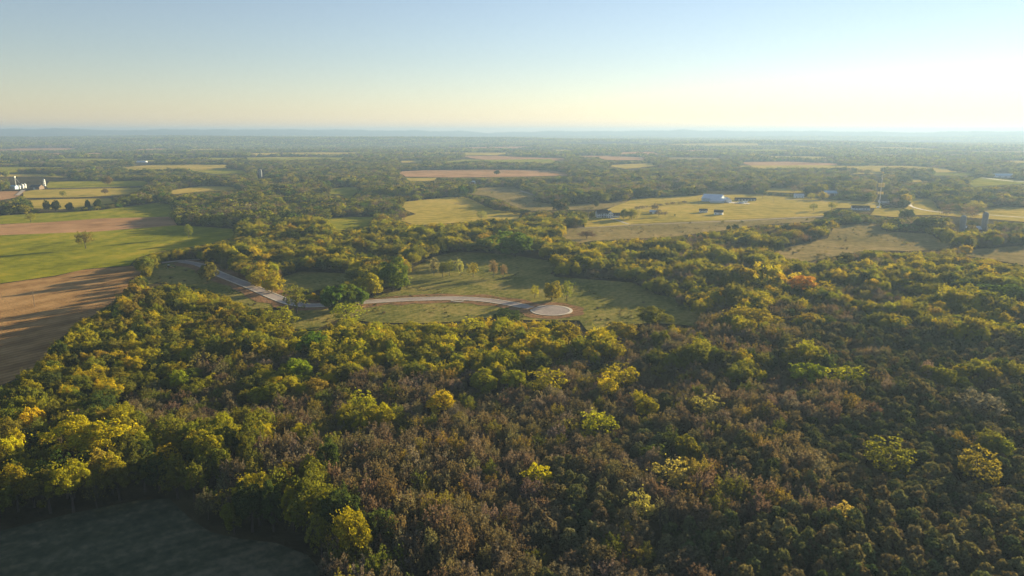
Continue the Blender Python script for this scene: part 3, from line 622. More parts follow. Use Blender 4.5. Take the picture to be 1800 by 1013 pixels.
for k, (x, y) in enumerate([(1120, 368), (1128, 367), (1137, 366), (1147, 365.5), (1160, 363), (1172, 361), (1182, 360), (1193, 359), (1203, 358)]):
    B(x, y, 9, 5, 'russet', 'brown', 'fence_bush', ['first', 'second', 'third', 'fourth', 'fifth', 'sixth', 'seventh', 'eighth', 'ninth'][k] + ' low brown bush from the left in the fence row by the metal barn', 'fence row bushes')

# ------------------------------------------------------------------ placing trees
SX = np.array([s[0] for s in SOLO]); SY = np.array([s[1] for s in SOLO]); SW = np.array([s[2] for s in SOLO])
ROADPTS = np.concatenate([RP, [CDS + 9 * np.array([math.cos(t), math.sin(t)]) for t in np.linspace(0, 6.28, 14)]])
OPEN_BB = [(min(p[0] for p in o), max(p[0] for p in o), min(p[1] for p in o), max(p[1] for p in o)) for o in OPEN]
KEEP = [(1034, 1100, 366, 392), (1218, 1275, 362, 380), (1236, 1325, 334, 362), (1400, 1412, 338, 348), (1450, 1472, 333, 344), (1498, 1532, 358, 372), (1536, 1566, 348, 360), (1540, 1552, 300, 370), (1676, 1698, 378, 408), (1718, 1740, 374, 408), (1748, 1780, 303, 314),
        (15, 50, 309, 336), (54, 90, 310, 336), (0, 10, 328, 334), (452, 464, 298, 313), (236, 272, 280, 286), (820, 852, 318, 323), (1145, 1158, 362, 380), (290, 306, 460, 476)]
def blocked(px, py):
    r = np.zeros(px.shape, bool)
    for o, (x0, x1, y0, y1) in zip(OPEN, OPEN_BB):
        m = (px >= x0) & (px <= x1) & (py >= y0) & (py <= y1)
        if m.any(): r[m] |= inside(o, px[m], py[m])
    for x0, x1, y0, y1 in KEEP: r |= (px >= x0) & (px <= x1) & (py >= y0) & (py <= y1)
    return r
def clear_of(X, Y, Z, W, H):
    """True where a tree of this size hides none of the open ground"""
    bad = blocked(*proj(X, Y, Z))
    for dx, dz in ((0, 1.0), (0, 0.55), (-0.42, 0.62), (0.42, 0.62), (-0.3, 0.85), (0.3, 0.85)):
        i = ~bad
        if not i.any(): break
        bad[i] |= blocked(*proj(X[i] + dx * W[i], Y[i], Z[i] + dz * H[i]))
    return ~bad
def jgrid(s, x0, x1, y0, y1, r, j=0.42):
    X, Y = np.meshgrid(np.arange(x0, x1, s), np.arange(y0, y1, s)); X = X + (np.floor(Y / s) % 2) * s / 2
    return (X + r.uniform(-j, j, X.shape) * s).ravel(), (Y + r.uniform(-j, j, Y.shape) * s).ravel()
def view_margin(X, Y, left=90, right=260):
    px, py = proj(X, Y, 8); return (px > -left) & (px < 1800 + right) & (py < 1120)

ZONES = [(100, 600, 0, .1, 1), (300, 620, 0, .25, .8), (100, 760, 0, .3, .8), (350, 740, .05, .7, .45), (200, 860, 0, .3, .8), (450, 880, .1, .75, .5), (650, 600, 0, .1, 1), (800, 600, 0, .15, 1), (950, 600, 0, .2, 1), (600, 700, .1, .8, .35), (800, 700, .25, 1, .15), (700, 850, .25, .95, .2), (1000, 720, .3, 1.1, .1),
         (900, 950, .3, .9, .2), (600, 960, .1, .8, .4), (1000, 650, .1, .8, .4), (1000, 800, .5, .8, .15), (1200, 600, .1, .7, .6), (1200, 700, .3, .9, .2), (1250, 850, .6, .8, .1), (1150, 960, .6, .8, .1), (1400, 950, 1, .2, .1), (1500, 800, .9, .6, .1), (1700, 900, 1, .15, .15), (1700, 750, .9, .35, .15),
         (1400, 700, .4, .8, .15), (1650, 640, .85, .3, .3), (1450, 560, .8, .3, .3), (1700, 560, .6, .3, .5), (1300, 500, .1, .4, .7), (1500, 500, .2, .5, .6), (1750, 500, .1, .3, .9), (1000, 470, 0, .35, .8), (450, 480, 0, .3, .9), (700, 440, 0, .3, .9), (1350, 620, .4, .6, .35)]
ZN = np.array(ZONES, float)
def zone(px, py, X, Y):
    d2 = (px[:, None] - ZN[None, :, 0]) ** 2 + (1.6 * (py[:, None] - ZN[None, :, 1])) ** 2 + 400; w = 1 / d2 ** 1.5; w /= w.sum(1, keepdims=True)
    Wt = w @ ZN[:, 2:]
    nz = np.stack([vnoise(X, Y, 15, 20), vnoise(X, Y, 17, 21), vnoise(X, Y, 19, 22)], 1)
    return np.argmax(Wt + 1.25 * (nz - 0.5), 1)                       # 0 cedar, 1 russet, 2 broadleaf
r0 = np.random.default_rng(11)
TREES = {'cedar': [], 'russet': [], 'broadleaf': []}                  # x, y, w, h, tint name, variant, rot
def solo_clear(X, Y, W, k=0.40):
    ok = np.ones(len(X), bool)
    for x, y, w in zip(SX, SY, SW): ok &= np.hypot(X - x, Y - y) > k * (w + W)
    return ok
def road_clear(X, Y, d):
    ok = np.ones(len(X), bool)
    for p in ROADPTS: ok &= np.hypot(X - p[0], Y - p[1]) > d
    return ok
NEAR = 900.0
for zi, (kd, s, wr, hr) in enumerate([('cedar', 4.3, (3.4, 6.8), (5.0, 10.8)), ('russet', 5.1, (4.7, 7.8), (7.0, 12.0)), ('broadleaf', 6.5, (6.4, 11.0), (9.5, 14.5))]):
    X, Y = jgrid(s, -720, 1120, 95, NEAR, r0); k = view_margin(X, Y) & (np.hypot(X, Y) < NEAR); X, Y = X[k], Y[k]
    px, py = proj(X, Y, 8); zz = zone(px, py, X, Y); k = (zz == zi) & ((np.hypot(X, Y) < 520) | (kd != 'broadleaf') | (r0.random(len(X)) < 0.72)); X, Y, px, py = X[k], Y[k], px[k], py[k]
    q = r0.random(len(X)); W = wr[0] + (wr[1] - wr[0]) * q ** 1.3; H = hr[0] + (hr[1] - hr[0]) * (0.55 * q + 0.45 * r0.random(len(X)))
    H = H * (0.66 + 0.5 * vnoise(X, Y, 26, 71)); pq, pr_ = proj(X, Y, 8); H = np.where((pq < 860) & (pr_ > 780), H * 1.28, H); far_ = (np.hypot(X, Y) > 520) & (kd == 'broadleaf'); W = np.where(far_, W * 1.28, W); H = np.where(far_, H * 1.15, H)
    k = solo_clear(X, Y, W) & road_clear(X, Y, 9); X, Y, W, H = X[k], Y[k], W[k], H[k]
    ok = clear_of(X, Y, X * 0, W, H)
    for it in (0.62, 0.4):                                            # smaller ones where a full grown tree would hide open ground
        m = ~ok; W[m] = W[m] * 0.72; H[m] = H[m] * 0.66; i = np.where(m)[0]; ok[i] = clear_of(X[i], Y[i], X[i] * 0, W[i], H[i])
    X, Y, W, H = X[ok], Y[ok], W[ok], H[ok]; px, py = proj(X, Y, H * 0.7)
    for x, y, w, h, a, b in zip(X, Y, W, H, px, py):
        u = r0.random(); cl = vnoise(x, y, 30, 30)
        if kd == 'cedar': t = 'cedar' if u < 0.45 + 0.35 * (cl - 0.5) else ('bronze' if u < 0.93 else 'deep')
        elif kd == 'russet': t = ('brown' if u < 0.42 else 'bronze' if u < 0.70 else 'grey' if u < 0.84 else 'gold' if u < 0.92 else 'olive') if a > 450 else ('brown' if u < 0.3 else 'bronze' if u < 0.55 else 'gold' if u < 0.75 else 'olive')
        elif 520 < a < 1120 and 540 < b < 650: t = 'yellowgreen' if u < 0.55 else 'yellow' if u < 0.78 else 'olive' if u < 0.93 else 'deep'
        elif a > 1080 and b > 590: t = 'olive' if u < 0.62 else 'deep' if u < 0.84 else 'yellowgreen'
        elif b > 800: t = 'olive' if u < 0.5 else 'deep' if u < 0.75 else 'yellowgreen' if u < 0.92 else 'gold'
        else: t = 'olive' if u < 0.34 else 'yellowgreen' if u < 0.40 + 0.6 * cl else 'gold' if u < 0.78 else 'deep' if u < 0.88 else 'yellow'
        TREES[kd].append((x, y, w, h, t, int(r0.integers(len(PROTO[kd]))), r0.random() * 6.283, a, b))

def copy_tree(name, x, y, w, h, kind, tint, var, rot, label, cat, group):
    bw, bh = BASE[kind]; crown, trunk = PROTO[kind][var]
    e = bpy.data.objects.new(name, None); COL.objects.link(e); e.location = (x, y, float(height(x, y))); e.rotation_euler = (0, 0, rot); e.empty_display_size = 1
    q = 0.86 + 0.28 * ((x * 7.13 + y * 3.7) % 1.0); e.scale = (w / bw * q, w / bw / q, h / bh)
    c = bpy.data.objects.new('crown', crown); c.parent = e; COL.objects.link(c); c['tint'] = [float(v_) for v_ in tint]
    t = bpy.data.objects.new('trunk', trunk); t.parent = e; COL.objects.link(t)
    return tag(e, label, cat, group)
rs = np.random.default_rng(21)
for (x, y, w, h, kd, t, nm, lab, grp) in SOLO:
    copy_tree(nm, x, y, w, h, kd, jit_tint(t, rs, 0.08), int(rs.integers(len(PROTO[kd]))), rs.random() * 6.28, lab, 'shrub' if 'shrub' in nm or 'bush' in nm else 'tree', grp)

LOOK = {'cedar': 'dark olive', 'bronze': 'bronze tipped', 'deep': 'dark green', 'brown': 'brown twiggy', 'grey': 'grey brown', 'gold': 'golden brown', 'olive': 'olive', 'yellowgreen': 'yellow green', 'yellow': 'bright yellow'}
KINDN = {'cedar': 'cedar', 'russet': 'tree', 'broadleaf': 'leafy tree'}
def where(a, b):
    """place of a crown among the findable things of the photograph"""
    k = min(6, int(a // 258))
    if b > 930: return ('along the shaded field bottom edge', 'along the shaded field bottom edge', 'at the bottom edge right of the shaded field', 'at the bottom edge below the lone yellow crown', 'at the bottom edge below the pale speckled crown', 'at the bottom edge below the straw coloured crown', 'in the lower right corner')[k]
    if b > 850: return ('beside the large yellow oak', 'at the top of the shaded field', 'right of the shaded field', 'under the lone yellow crown', 'level with the pale speckled crown', 'level with the straw coloured crown', 'under the yellow tree at right edge')[k]
    if b > 780: return ('left of the large yellow oak', 'right of the large yellow oak', 'below the deep shade', 'above the lone yellow crown', 'above the pale speckled crown', 'above the straw coloured crown', 'round the yellow tree at right edge')[k]
    if b > 720: return ('above the large yellow oak', 'over the shaded field', 'around the deep shade', 'below the centre yellow crown', 'below the fan shaped crown', 'left of the dark gully', 'above the dark gully')[k]
    if b > 665: return ('at the left edge below the plowed field', 'below the golden brown dome', 'below the lime pyramid crown', 'level with the centre yellow crown', 'level with the fan shaped crown', 'below the fresh green crown', 'near the grey bare crown')[k]
    if b > 610: return ('beside the plowed field', 'round the golden brown dome', 'round the lime pyramid crown', 'behind the centre yellow crown', 'beside the brown hollow', 'round the fresh green crown', 'above the grey bare crown')[k]
    if b > 555: return ('at the near tip of the plowed field', 'above the golden brown dome', 'below the road bend', 'in front of the dark dome', 'below the olive dome', 'right of the flat yellow green crown', 'below the big green crown at right edge')[k]
    return ('at the far side of the plowed field', 'beside the start of the new road', 'near the road bend', 'behind the main clearing', 'right of the main clearing', 'round the orange maple', 'near the big green crown at right edge')[k]
ORD = 'first second third fourth fifth sixth seventh eighth ninth tenth eleventh twelfth thirteenth fourteenth fifteenth sixteenth seventeenth eighteenth nineteenth twentieth'.split()
def label_rows(rows, kd):
    """one label per tree: size, colour, kind, neighbour, and its place from the left among its likes"""
    hs_ = sorted(r[3] for r in rows); lo, hi = hs_[len(hs_) // 3], hs_[2 * len(hs_) // 3]; by = {}
    for i, r in enumerate(rows):
        t = ('low ' if r[3] < lo else 'tall ' if r[3] > hi else '') + LOOK[r[4]] + ' ' + KINDN[kd] + ' ' + where(r[7], r[8]); by.setdefault(t, []).append(i)
    out = {}
    for t, ids in by.items():
        ids.sort(key=lambda i: rows[i][7]); n = len(ids)
        for k, i in enumerate(ids):
            out[i] = t if n == 1 else t + (', leftmost' if k == 0 else ', rightmost' if k == n - 1 else ', ' + ORD[min(k, 19)] + ' from left')
    return out

# ------------------------------------------------------------------ woods beyond the first 300 of a kind: instanced stuff
def make_stuff(name, protos, X, Y, Z, rot, scl, tint, idx, label):
    coll = bpy.data.collections.new(name + '_shapes')
    for i, me in enumerate(protos):
        o = bpy.data.objects.new('crown_%02d' % i, me); coll.objects.link(o)
    n = len(X); me = bpy.data.meshes.new(name); me.vertices.add(n)
    me.vertices.foreach_set('co', np.stack([X, Y, Z], 1).astype(np.float32).ravel())
    def put(nm, ty, arr, key): a = me.attributes.new(nm, ty, 'POINT'); a.data.foreach_set(key, np.ascontiguousarray(arr).ravel())
    put('rot', 'FLOAT', np.asarray(rot, np.float32), 'value'); put('scl', 'FLOAT_VECTOR', np.asarray(scl, np.float32), 'vector')
    put('tint', 'FLOAT_VECTOR', np.asarray(tint, np.float32), 'vector'); put('idx', 'INT', np.asarray(idx, np.int32), 'value')
    o = obj(name, me); tag(o, label, kind='stuff')
    ng = bpy.data.node_groups.new(name, 'GeometryNodeTree'); ng.interface.new_socket('Geometry', in_out='INPUT', socket_type='NodeSocketGeometry'); ng.interface.new_socket('Geometry', in_out='OUTPUT', socket_type='NodeSocketGeometry')
    gi, go = ng.nodes.new('NodeGroupInput'), ng.nodes.new('NodeGroupOutput'); L = ng.links.new
    ci = ng.nodes.new('GeometryNodeCollectionInfo'); ci.inputs['Collection'].default_value = coll; ci.inputs['Separate Children'].default_value = True; ci.inputs['Reset Children'].default_value = True
    ip = ng.nodes.new('GeometryNodeInstanceOnPoints'); ip.inputs['Pick Instance'].default_value = True
    def named(nm, ty):
        q = ng.nodes.new('GeometryNodeInputNamedAttribute'); q.data_type = ty; q.inputs['Name'].default_value = nm
        return [s_ for s_ in q.outputs if s_.enabled and s_.name == 'Attribute'][0]
    cx = ng.nodes.new('ShaderNodeCombineXYZ'); L(named('rot', 'FLOAT'), cx.inputs['Z'])
    L(gi.outputs[0], ip.inputs['Points']); L(ci.outputs[0], ip.inputs['Instance']); L(named('idx', 'INT'), ip.inputs['Instance Index'])
    L(cx.outputs[0], ip.inputs['Rotation']); L(named('scl', 'FLOAT_VECTOR'), ip.inputs['Scale']); L(ip.outputs[0], go.inputs[0])
    md = o.modifiers.new('scatter', 'NODES'); md.node_group = ng
    return o

for kd, rows in TREES.items():
    score = []
    for i, (x, y, w, h, t, va, ro, a, b) in enumerate(rows):
        inn = 4 < a < 1796 and b < 1006
        score.append((w * h) ** 0.5 / depth_of(x, y) if inn else -1)
    order = np.argsort(-np.array(score)); first = set(int(i) for i in order[:300] if score[i] > 0)
    first_rows = sorted(first); labs = label_rows([rows[i] for i in first_rows], kd)
    for n_, i in enumerate(first_rows):
        x, y, w, h, t, va, ro, a, b = rows[i]
        copy_tree(kd + '_tree', x, y, w, h, kd, jit_tint(t, rs), va, ro, labs[n_], 'tree', KINDN[kd] + 's in the foreground woods' if kd != 'russet' else 'brown twiggy trees in the foreground woods')
    rest = [rows[i] for i in range(len(rows)) if i not in first]
    if rest:
        A = np.array([[q[0], q[1], q[2], q[3], q[6], q[5]] for q in rest]); bw, bh = BASE[kd]; qq = rs.uniform(0.85, 1.17, len(A))
        make_stuff({'cedar': 'cedar_thicket', 'russet': 'brown_woodland', 'broadleaf': 'leafy_woodland'}[kd], [p[0] for p in PROTO[kd]], A[:, 0], A[:, 1], A[:, 0] * 0, A[:, 4], np.stack([A[:, 2] / bw * qq, A[:, 2] / bw / qq, A[:, 3] / bh], 1),
                   np.array([jit_tint(q[4], rs) for q in rest]), A[:, 5], {'cedar': 'cedars packed behind the nearer ones', 'russet': 'brown twiggy woods behind the nearer trees', 'broadleaf': 'leafy woods around the clearing behind the nearer trees'}[kd])
    print('TREES', kd, len(rows), len(first))

# middle distance
def mixed(n, px, py, X, Y, r):
    u = r.random(n); cl = vnoise(X, Y, 90, 40); names = np.array(['olive', 'deep', 'brown', 'yellowgreen', 'gold', 'grey', 'green'])
    p = np.stack([0.34 + 0 * cl, 0.26 - 0.1 * cl, 0.06 + 0.26 * cl, 0.17 + 0.08 * (1 - cl), 0.05 + 0 * cl, 0.05 + 0.06 * cl, 0.06 + 0 * cl], 1); c = np.cumsum(p / p.sum(1, keepdims=True), 1)
    k = (u[:, None] > c).sum(1); col = np.array([TINT[q] for q in names])[np.clip(k, 0, 6)]
    return col * r.uniform(0.78, 1.22, (n, 1)) * (1 + r.uniform(-0.08, 0.08, (n, 3))), k
r1 = np.random.default_rng(31)
def ring_scatter(name, protos, s, d0, d1, wr, hr, base, label, gaps=None, sector=0.86, aspect=1.0):
    X, Y = jgrid(s, -d1 * sector, d1 * sector, d0 * 0.62, d1, r1); D = np.hypot(X, Y)
    k = (D >= d0) & (D < d1) & view_margin(X, Y, 60, 120); X, Y = X[k], Y[k]
    if gaps is not None:
        g = gaps(X, Y); X, Y = X[g], Y[g]
    n = len(X); q = r1.random(n); W = wr[0] + (wr[1] - wr[0]) * q; H = hr[0] + (hr[1] - hr[0]) * (0.5 * q + 0.5 * r1.random(n)); Z = height(X, Y)
    if d0 < 5000: H = H * (0.5 + 0.95 * vnoise(X, Y, 4.5 * s, 70)); W = W * (0.75 + 0.5 * vnoise(X, Y, 4.5 * s, 70))
    k = np.ones(n, bool)
    if d0 < 5000:
        k = clear_of(X, Y, Z, W, H)
        if d0 < 1500:
            for it in range(2):
                i = np.where(~k)[0]; W[i] *= 0.75; H[i] *= 0.6; k[i] = clear_of(X[i], Y[i], Z[i], W[i], H[i])
            k &= solo_clear(X, Y, W, 0.33)
    X, Y, Z, W, H = X[k], Y[k], Z[k], W[k], H[k]; px, py = proj(X, Y, Z); t, kk = mixed(len(X), px, py, X, Y, r1); t = t * np.array([0.85, 0.92, 1.1]) if d0 > 2500 else t  # far crowns cooled towards blue: some of the distance haze put into their colour
    nb = len(protos); idx = r1.integers(nb, size=len(X))
    if protos is LOW: idx = np.where((kk == 2) | (kk == 5), 5 + r1.integers(2, size=len(X)), r1.integers(5, size=len(X)))
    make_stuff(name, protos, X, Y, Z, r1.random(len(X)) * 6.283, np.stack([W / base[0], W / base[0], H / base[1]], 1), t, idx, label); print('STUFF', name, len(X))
FARF = []
def drape(cx, cy, w, d, rot, mat, label, lift):
    nx, ny = 14, 6; v = []
    for j in range(ny + 1):
        for i in range(nx + 1):
            a, b = (i / nx - 0.5) * w * (1 + 0.15 * math.sin(5 * j / ny + cx)), (j / ny - 0.5) * d * (1 + 0.2 * math.sin(4 * i / nx + cy)); x, y = cx + a * math.cos(rot) - b * math.sin(rot), cy + a * math.sin(rot) + b * math.cos(rot)
            v.append((x, y, float(height(x, y)) + lift))
    f = [(j * (nx + 1) + i, j * (nx + 1) + i + 1, (j + 1) * (nx + 1) + i + 1, (j + 1) * (nx + 1) + i) for j in range(ny) for i in range(nx)]
    tag(obj('far_field', mesh('far_field', v, f), mat), label, kind='structure'); FARF.append((cx, cy, w * 0.5, d * 0.5, rot))
rf = np.random.default_rng(52)
for i in range(420):
    D = 2500 + 6000 * rf.random() ** 1.1; px = rf.uniform(-40, 1840); d_ = ray(px, 300); h_ = math.hypot(d_[0], d_[1]); cx, cy = d_[0] / h_ * D, d_[1] / h_ * D
    w, d = rf.uniform(180, 800), 0.10 * D + rf.uniform(50, 260)
    if D < 3600 and blocked(*[np.array([q]) for q in proj(cx, cy, 0)])[0]: continue
    if any(abs(cx - q[0]) < 0.56 * w + 1.1 * q[2] + 30 and abs(cy - q[1]) < 0.56 * d + 1.1 * q[3] + 40 for q in FARF): continue
    drape(cx, cy, w, d, rf.uniform(-0.12, 0.12), [M_PASTURE, M_BRUSH, M_PINK, M_GREEN, M_PASTURE][i % 5], 'distant field among the far woods', (0.6 if D < 3500 else 2.2) + 0.01 * i)
def gaps(X, Y):
    ok = np.ones(len(X), bool)
    for cx, cy, a, b, ro in FARF:
        dx, dy = X - cx, Y - cy; u = dx * math.cos(ro) + dy * math.sin(ro); v_ = -dx * math.sin(ro) + dy * math.cos(ro); ok &= ~((np.abs(u) < a) & (np.abs(v_) < b))
    return ok & ((vnoise(X * 0.55, Y, 420, 60) < 0.76) | (np.hypot(X, Y) < 5300))
ring_scatter('middle_woodland', LOW, 9.8, NEAR, 1900, (9.5, 17.0), (9.5, 17.0), (10, 13), 'mixed woods and hedges between the middle distance fields', gaps)
ring_scatter('outlying_woodland', LOW, 12.5, 1900, 3000, (11, 18), (9, 15), (10, 13), 'mixed woods behind the farms', gaps)
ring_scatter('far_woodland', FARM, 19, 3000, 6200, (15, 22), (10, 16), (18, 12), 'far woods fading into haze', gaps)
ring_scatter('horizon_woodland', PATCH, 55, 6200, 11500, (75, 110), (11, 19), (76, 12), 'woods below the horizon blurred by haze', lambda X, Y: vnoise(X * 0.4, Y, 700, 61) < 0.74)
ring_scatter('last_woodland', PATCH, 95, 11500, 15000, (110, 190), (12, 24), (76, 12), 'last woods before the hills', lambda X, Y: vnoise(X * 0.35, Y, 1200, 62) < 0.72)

# scrub and weeds dotted over the open ground
def scrub():
    r = np.random.default_rng(81); XX, YY, WW, HH, TT = [], [], [], [], []
    for (nm, mat, poly, lab) in FIELDS:
        if mat not in (M_GRASS, M_BRUSH): continue
        P = np.array([at(*p) for p in poly]); X, Y = jgrid(3.6 if mat is M_GRASS else 5.5 if mat is M_BRUSH else 2.6, P[:, 0].min(), P[:, 0].max(), P[:, 1].min(), P[:, 1].max(), r, 0.5)
        k = inside(P, X, Y) & (vnoise(X, Y, 14, 90) + 0.5 * vnoise(X, Y, 4, 91) > (0.98 if mat is M_GRASS else 0.85)); X, Y = X[k], Y[k]
        k = road_clear(X, Y, 7.5) & (np.hypot(X - CDS[0], Y - CDS[1]) > 17); X, Y = X[k], Y[k]; n = len(X); q = r.random(n) ** 2
        sz = (0.35, 0.6) if mat is M_SHADEF else (0.5, 1.7); XX.append(X); YY.append(Y); big_ = np.where((r.random(n) < 0.05) & (mat is M_BRUSH), 2.4, 1.0); WW.append((sz[0] + sz[1] * q) * big_); HH.append((sz[0] * 0.7 + sz[1] * 0.6 * q) * big_)
        TT.append(np.array([TINT[c] for c in ('olive', 'brown', 'pale', 'gold')])[r.integers(4, size=n)] * r.uniform(0.7, 1.2, (n, 1)))
    X, Y, W, H, T = (np.concatenate(q) for q in (XX, YY, WW, HH, TT)); n = len(X)
    make_stuff('meadow_scrub', LOW, X, Y, X * 0 + 0.2, r.random(n) * 6.28, np.stack([W / 10, W / 10, H / 13], 1), T, r.integers(len(LOW), size=n), 'weeds and low scrub dotted over the clearings'); print('SCRUB', n)
scrub()

# ------------------------------------------------------------------ buildings
def put(o, loc=(0, 0, 0), rz=0.0):
    o.location = loc; o.rotation_euler = (0, 0, rz); return o
def hall(root, W, L, eave, ridge, wm, rm, loc=(0, 0, 0), rz=0.0, over=0.5, wall='wall', roof='roof', hip=0.0):
    """one gabled block, ridge along its own y axis"""
    w = MB().prism([(-W / 2, 0), (W / 2, 0), (W / 2, eave), (0, ridge), (-W / 2, eave)], -L / 2, L / 2).build(wall, wm, root); put(w, loc, rz)
    b = MB(); k = (ridge - eave) / (W / 2); th = 0.22
    for s in (-1, 1):
        x1 = s * (W / 2 + over); z1 = eave - k * over + 0.02
        b.prism([(0.0, ridge + 0.02), (x1, z1), (x1, z1 + th), (0.0, ridge + th + 0.02)], -L / 2 - over + 0.002 * s, L / 2 + over + 0.002 * s)
    r = b.build(roof, rm, root); put(r, loc, rz)
    return w, r
def opening(wallo, W, L, side, u, z, w, h, kind='window', fm=None, pm=None):
    """frame + pane set on a wall of a hall; side x-/x+ are the eave walls, y-/y+ the gable ends"""
    fm = fm or M_WHITE; pm = pm or M_GLASS; t = 0.10
    b = MB(); p = MB(); f = 0.14
    def bx(mb, u0, u1, z0, z1, d0, d1):
        if side[0] == 'x':
            s = 1 if side[1] == '+' else -1; a, c = sorted((s * (W / 2 + d0), s * (W / 2 + d1))); mb.box(a, c, u0, u1, z0, z1)
        else:
            s = 1 if side[1] == '+' else -1; a, c = sorted((s * (L / 2 + d0), s * (L / 2 + d1))); mb.box(u0, u1, a, c, z0, z1)
    bx(b, u - w / 2 - f, u - w / 2, z, z + h, -0.02, t); bx(b, u + w / 2, u + w / 2 + f, z, z + h, -0.02, t)
    bx(b, u - w / 2 - f, u + w / 2 + f, z + h, z + h + f, -0.02, t); bx(b, u - w / 2 - f, u + w / 2 + f, z - f, z, -0.02, t + 0.06)
    if kind == 'window': bx(b, u - 0.04, u + 0.04, z, z + h, 0.0, t - 0.02)
    bx(p, u - w / 2, u + w / 2, z, z + h, -0.02, 0.035)
    fr = b.build(kind, fm, wallo.parent); fr.location = wallo.location; fr.rotation_euler = wallo.rotation_euler; p.build('pane' if kind == 'window' else 'panel', pm, fr)
    return fr
def spot(px, py): p = at(px, py); return (p[0], p[1], 0.0)

# white farmhouse
fh = tag(empty('farmhouse', spot(1064, 383), rad(4)), 'white two storey farmhouse with dark roof and attached garage', 'house')
w1, _ = hall(fh, 10, 16, 6.4, 10.4, M_WHITE, M_DARKROOF, (-4, 4, 0), rad(90))
for u in (-6.2, -3.6, 0, 3.6, 6.2):
    opening(w1, 10, 16, 'x-', u, 4.0, 1.3, 1.7)
    if abs(u) > 0.1: opening(w1, 10, 16, 'x-', u, 0.9, 1.3, 1.8)
opening(w1, 10, 16, 'x-', 0, 0.1, 1.3, 2.3, 'door', M_WHITE, M_RED)
for u in (-2.5, 2.5): opening(w1, 10, 16, 'y+', u, 4.0, 1.2, 1.6)
w2, _ = hall(fh, 7, 9, 6.0, 9.6, M_WHITE, M_DARKROOF, (6.6, 0.5, 0), 0, wall='wing_wall', roof='wing_roof')
for u in (-1.6, 1.6):
    for z in (0.9, 3.9): opening(w2, 7, 9, 'y-', u, z, 1.2, 1.6)
for z in (0.9, 3.9): opening(w2, 7, 9, 'x+', -2.0, z, 1.2, 1.6)
w3, _ = hall(fh, 8, 10, 3.2, 6.2, M_WHITE, M_DARKROOF, (15.4, 3.5, 0), rad(90), wall='garage_wall', roof='garage_roof')
for u in (-2.6, 2.6): opening(w3, 8, 10, 'x-', u, 0.1, 2.8, 2.4, 'garage_door', M_WHITE, M_WHITE)
MB().box(-0.5, 0.5, -0.4, 0.4, 8.5, 11.6).build('chimney', M_RED, fh).location = (-7, 4.2, 0)
b = MB(); b.box(-7.5, 1.5, -3.6, -1.2, 2.7, 2.95); por = b.build('porch_roof', M_DARKROOF, fh)
for x in (-7.2, -4.3, -1.5, 1.2): MB().box(x - 0.12, x + 0.12, -3.4, -3.16, 0, 2.7).build('porch_post', M_WHITE, fh)

# big blue grey metal barn
bb = tag(empty('metal_barn', spot(1262, 357), rad(0)), 'large blue grey metal barn with several roofs in the sunny pasture', 'barn')
w, _ = hall(bb, 28, 32, 5.5, 12.0, M_BLUEMETAL, M_PALEROOF, (0, 28, 0), rad(58))
for u in (-6, 0): opening(w, 26, 34, 'y-', u + 4, 0.2, 4.2, 4.6, 'barn_door', M_WHITE, M_WHITE)
for u in (-12, -6, 0, 6, 12): opening(w, 26, 34, 'x-', u, 2.4, 2.0, 1.4)
w, _ = hall(bb, 15, 22, 3.6, 7.2, M_BLUEMETAL, M_PALEROOF, (0, 5, 0), rad(76), wall='lean_wall', roof='lean_roof')
for u in (-7, -2.5, 2.5, 7): opening(w, 14, 22, 'x-', u, 0.2, 2.4, 2.8, 'stall_door', M_WHITE, M_BLACK)
w, _ = hall(bb, 10, 12, 4.4, 8.0, M_WHITE, M_PALEROOF, (18, 10, 0), rad(8), wall='annex_wall', roof='annex_roof')
for u in (-2.2, 2.2): opening(w, 9, 10, 'y-', u, 0.2, 2.6, 3.2, 'barn_door', M_WHITE, M_GALV)
for k in range(6): put(MB().box(-0.15 + 3 * k, 0.15 + 3 * k, -0.15, 0.15, 0, 3.0).build('awning_post', M_WOOD, bb), (-16, 8, 0), rad(8))
put(MB().box(-1, 17, -5, 1, 3.0, 3.2).build('awning', M_BLUEMETAL, bb), (-16.5, 9, 0), rad(8))

def shed(name, px, py, W, L, e, r, rz, wm, rm, label, cat='shed', doors=(), wins=()):
    t = tag(empty(name, spot(px, py), rz), label, cat); w, _ = hall(t, W, L, e, r, wm, rm)
    for (sd, u, z, a, h) in doors: opening(w, W, L, sd, u, z, a, h, 'door', M_WHITE, M_GALV)
    for (sd, u, z, a, h) in wins: opening(w, W, L, sd, u, z, a, h)
    return t
shed('horse_shed', 1236, 374, 7, 11, 3.4, 5.6, rad(82), M_WHITE, M_DARKROOF, 'smaller white shed with dark roof, left of the pair in front of the metal barn', doors=[('x-', 0, 0.1, 3, 2.6), ('y+', 0, 0.1, 2.4, 2.5)], wins=[('x-', -3.8, 1.1, 1.2, 1.1), ('x-', 3.8, 1.1, 1.2, 1.1)])
shed('horse_shed', 1263, 377.5, 9, 12, 3.8, 6.6, rad(70), M_WHITE, M_DARKROOF, 'larger white shed with dark roof, right of the pair in front of the metal barn', doors=[('x-', -2, 0.1, 3, 2.8), ('y+', 0, 0.1, 3, 2.8)], wins=[('x-', 3.5, 1.1, 1.3, 1.2)])
shed('tin_shed', 1149, 376, 8, 11, 3.0, 5.2, rad(70), M_WOOD, M_GALV, 'small tin roofed shed right of the white farmhouse', doors=[('x-', 0, 0.1, 3, 2.4)])
shed('white_shed', 1252, 355.5, 5, 9, 2.4, 3.6, rad(84), M_WHITE, M_WHITE, 'low pale shed left of the metal barn front', wins=[('x-', 0, 0.9, 1.4, 0.9)])
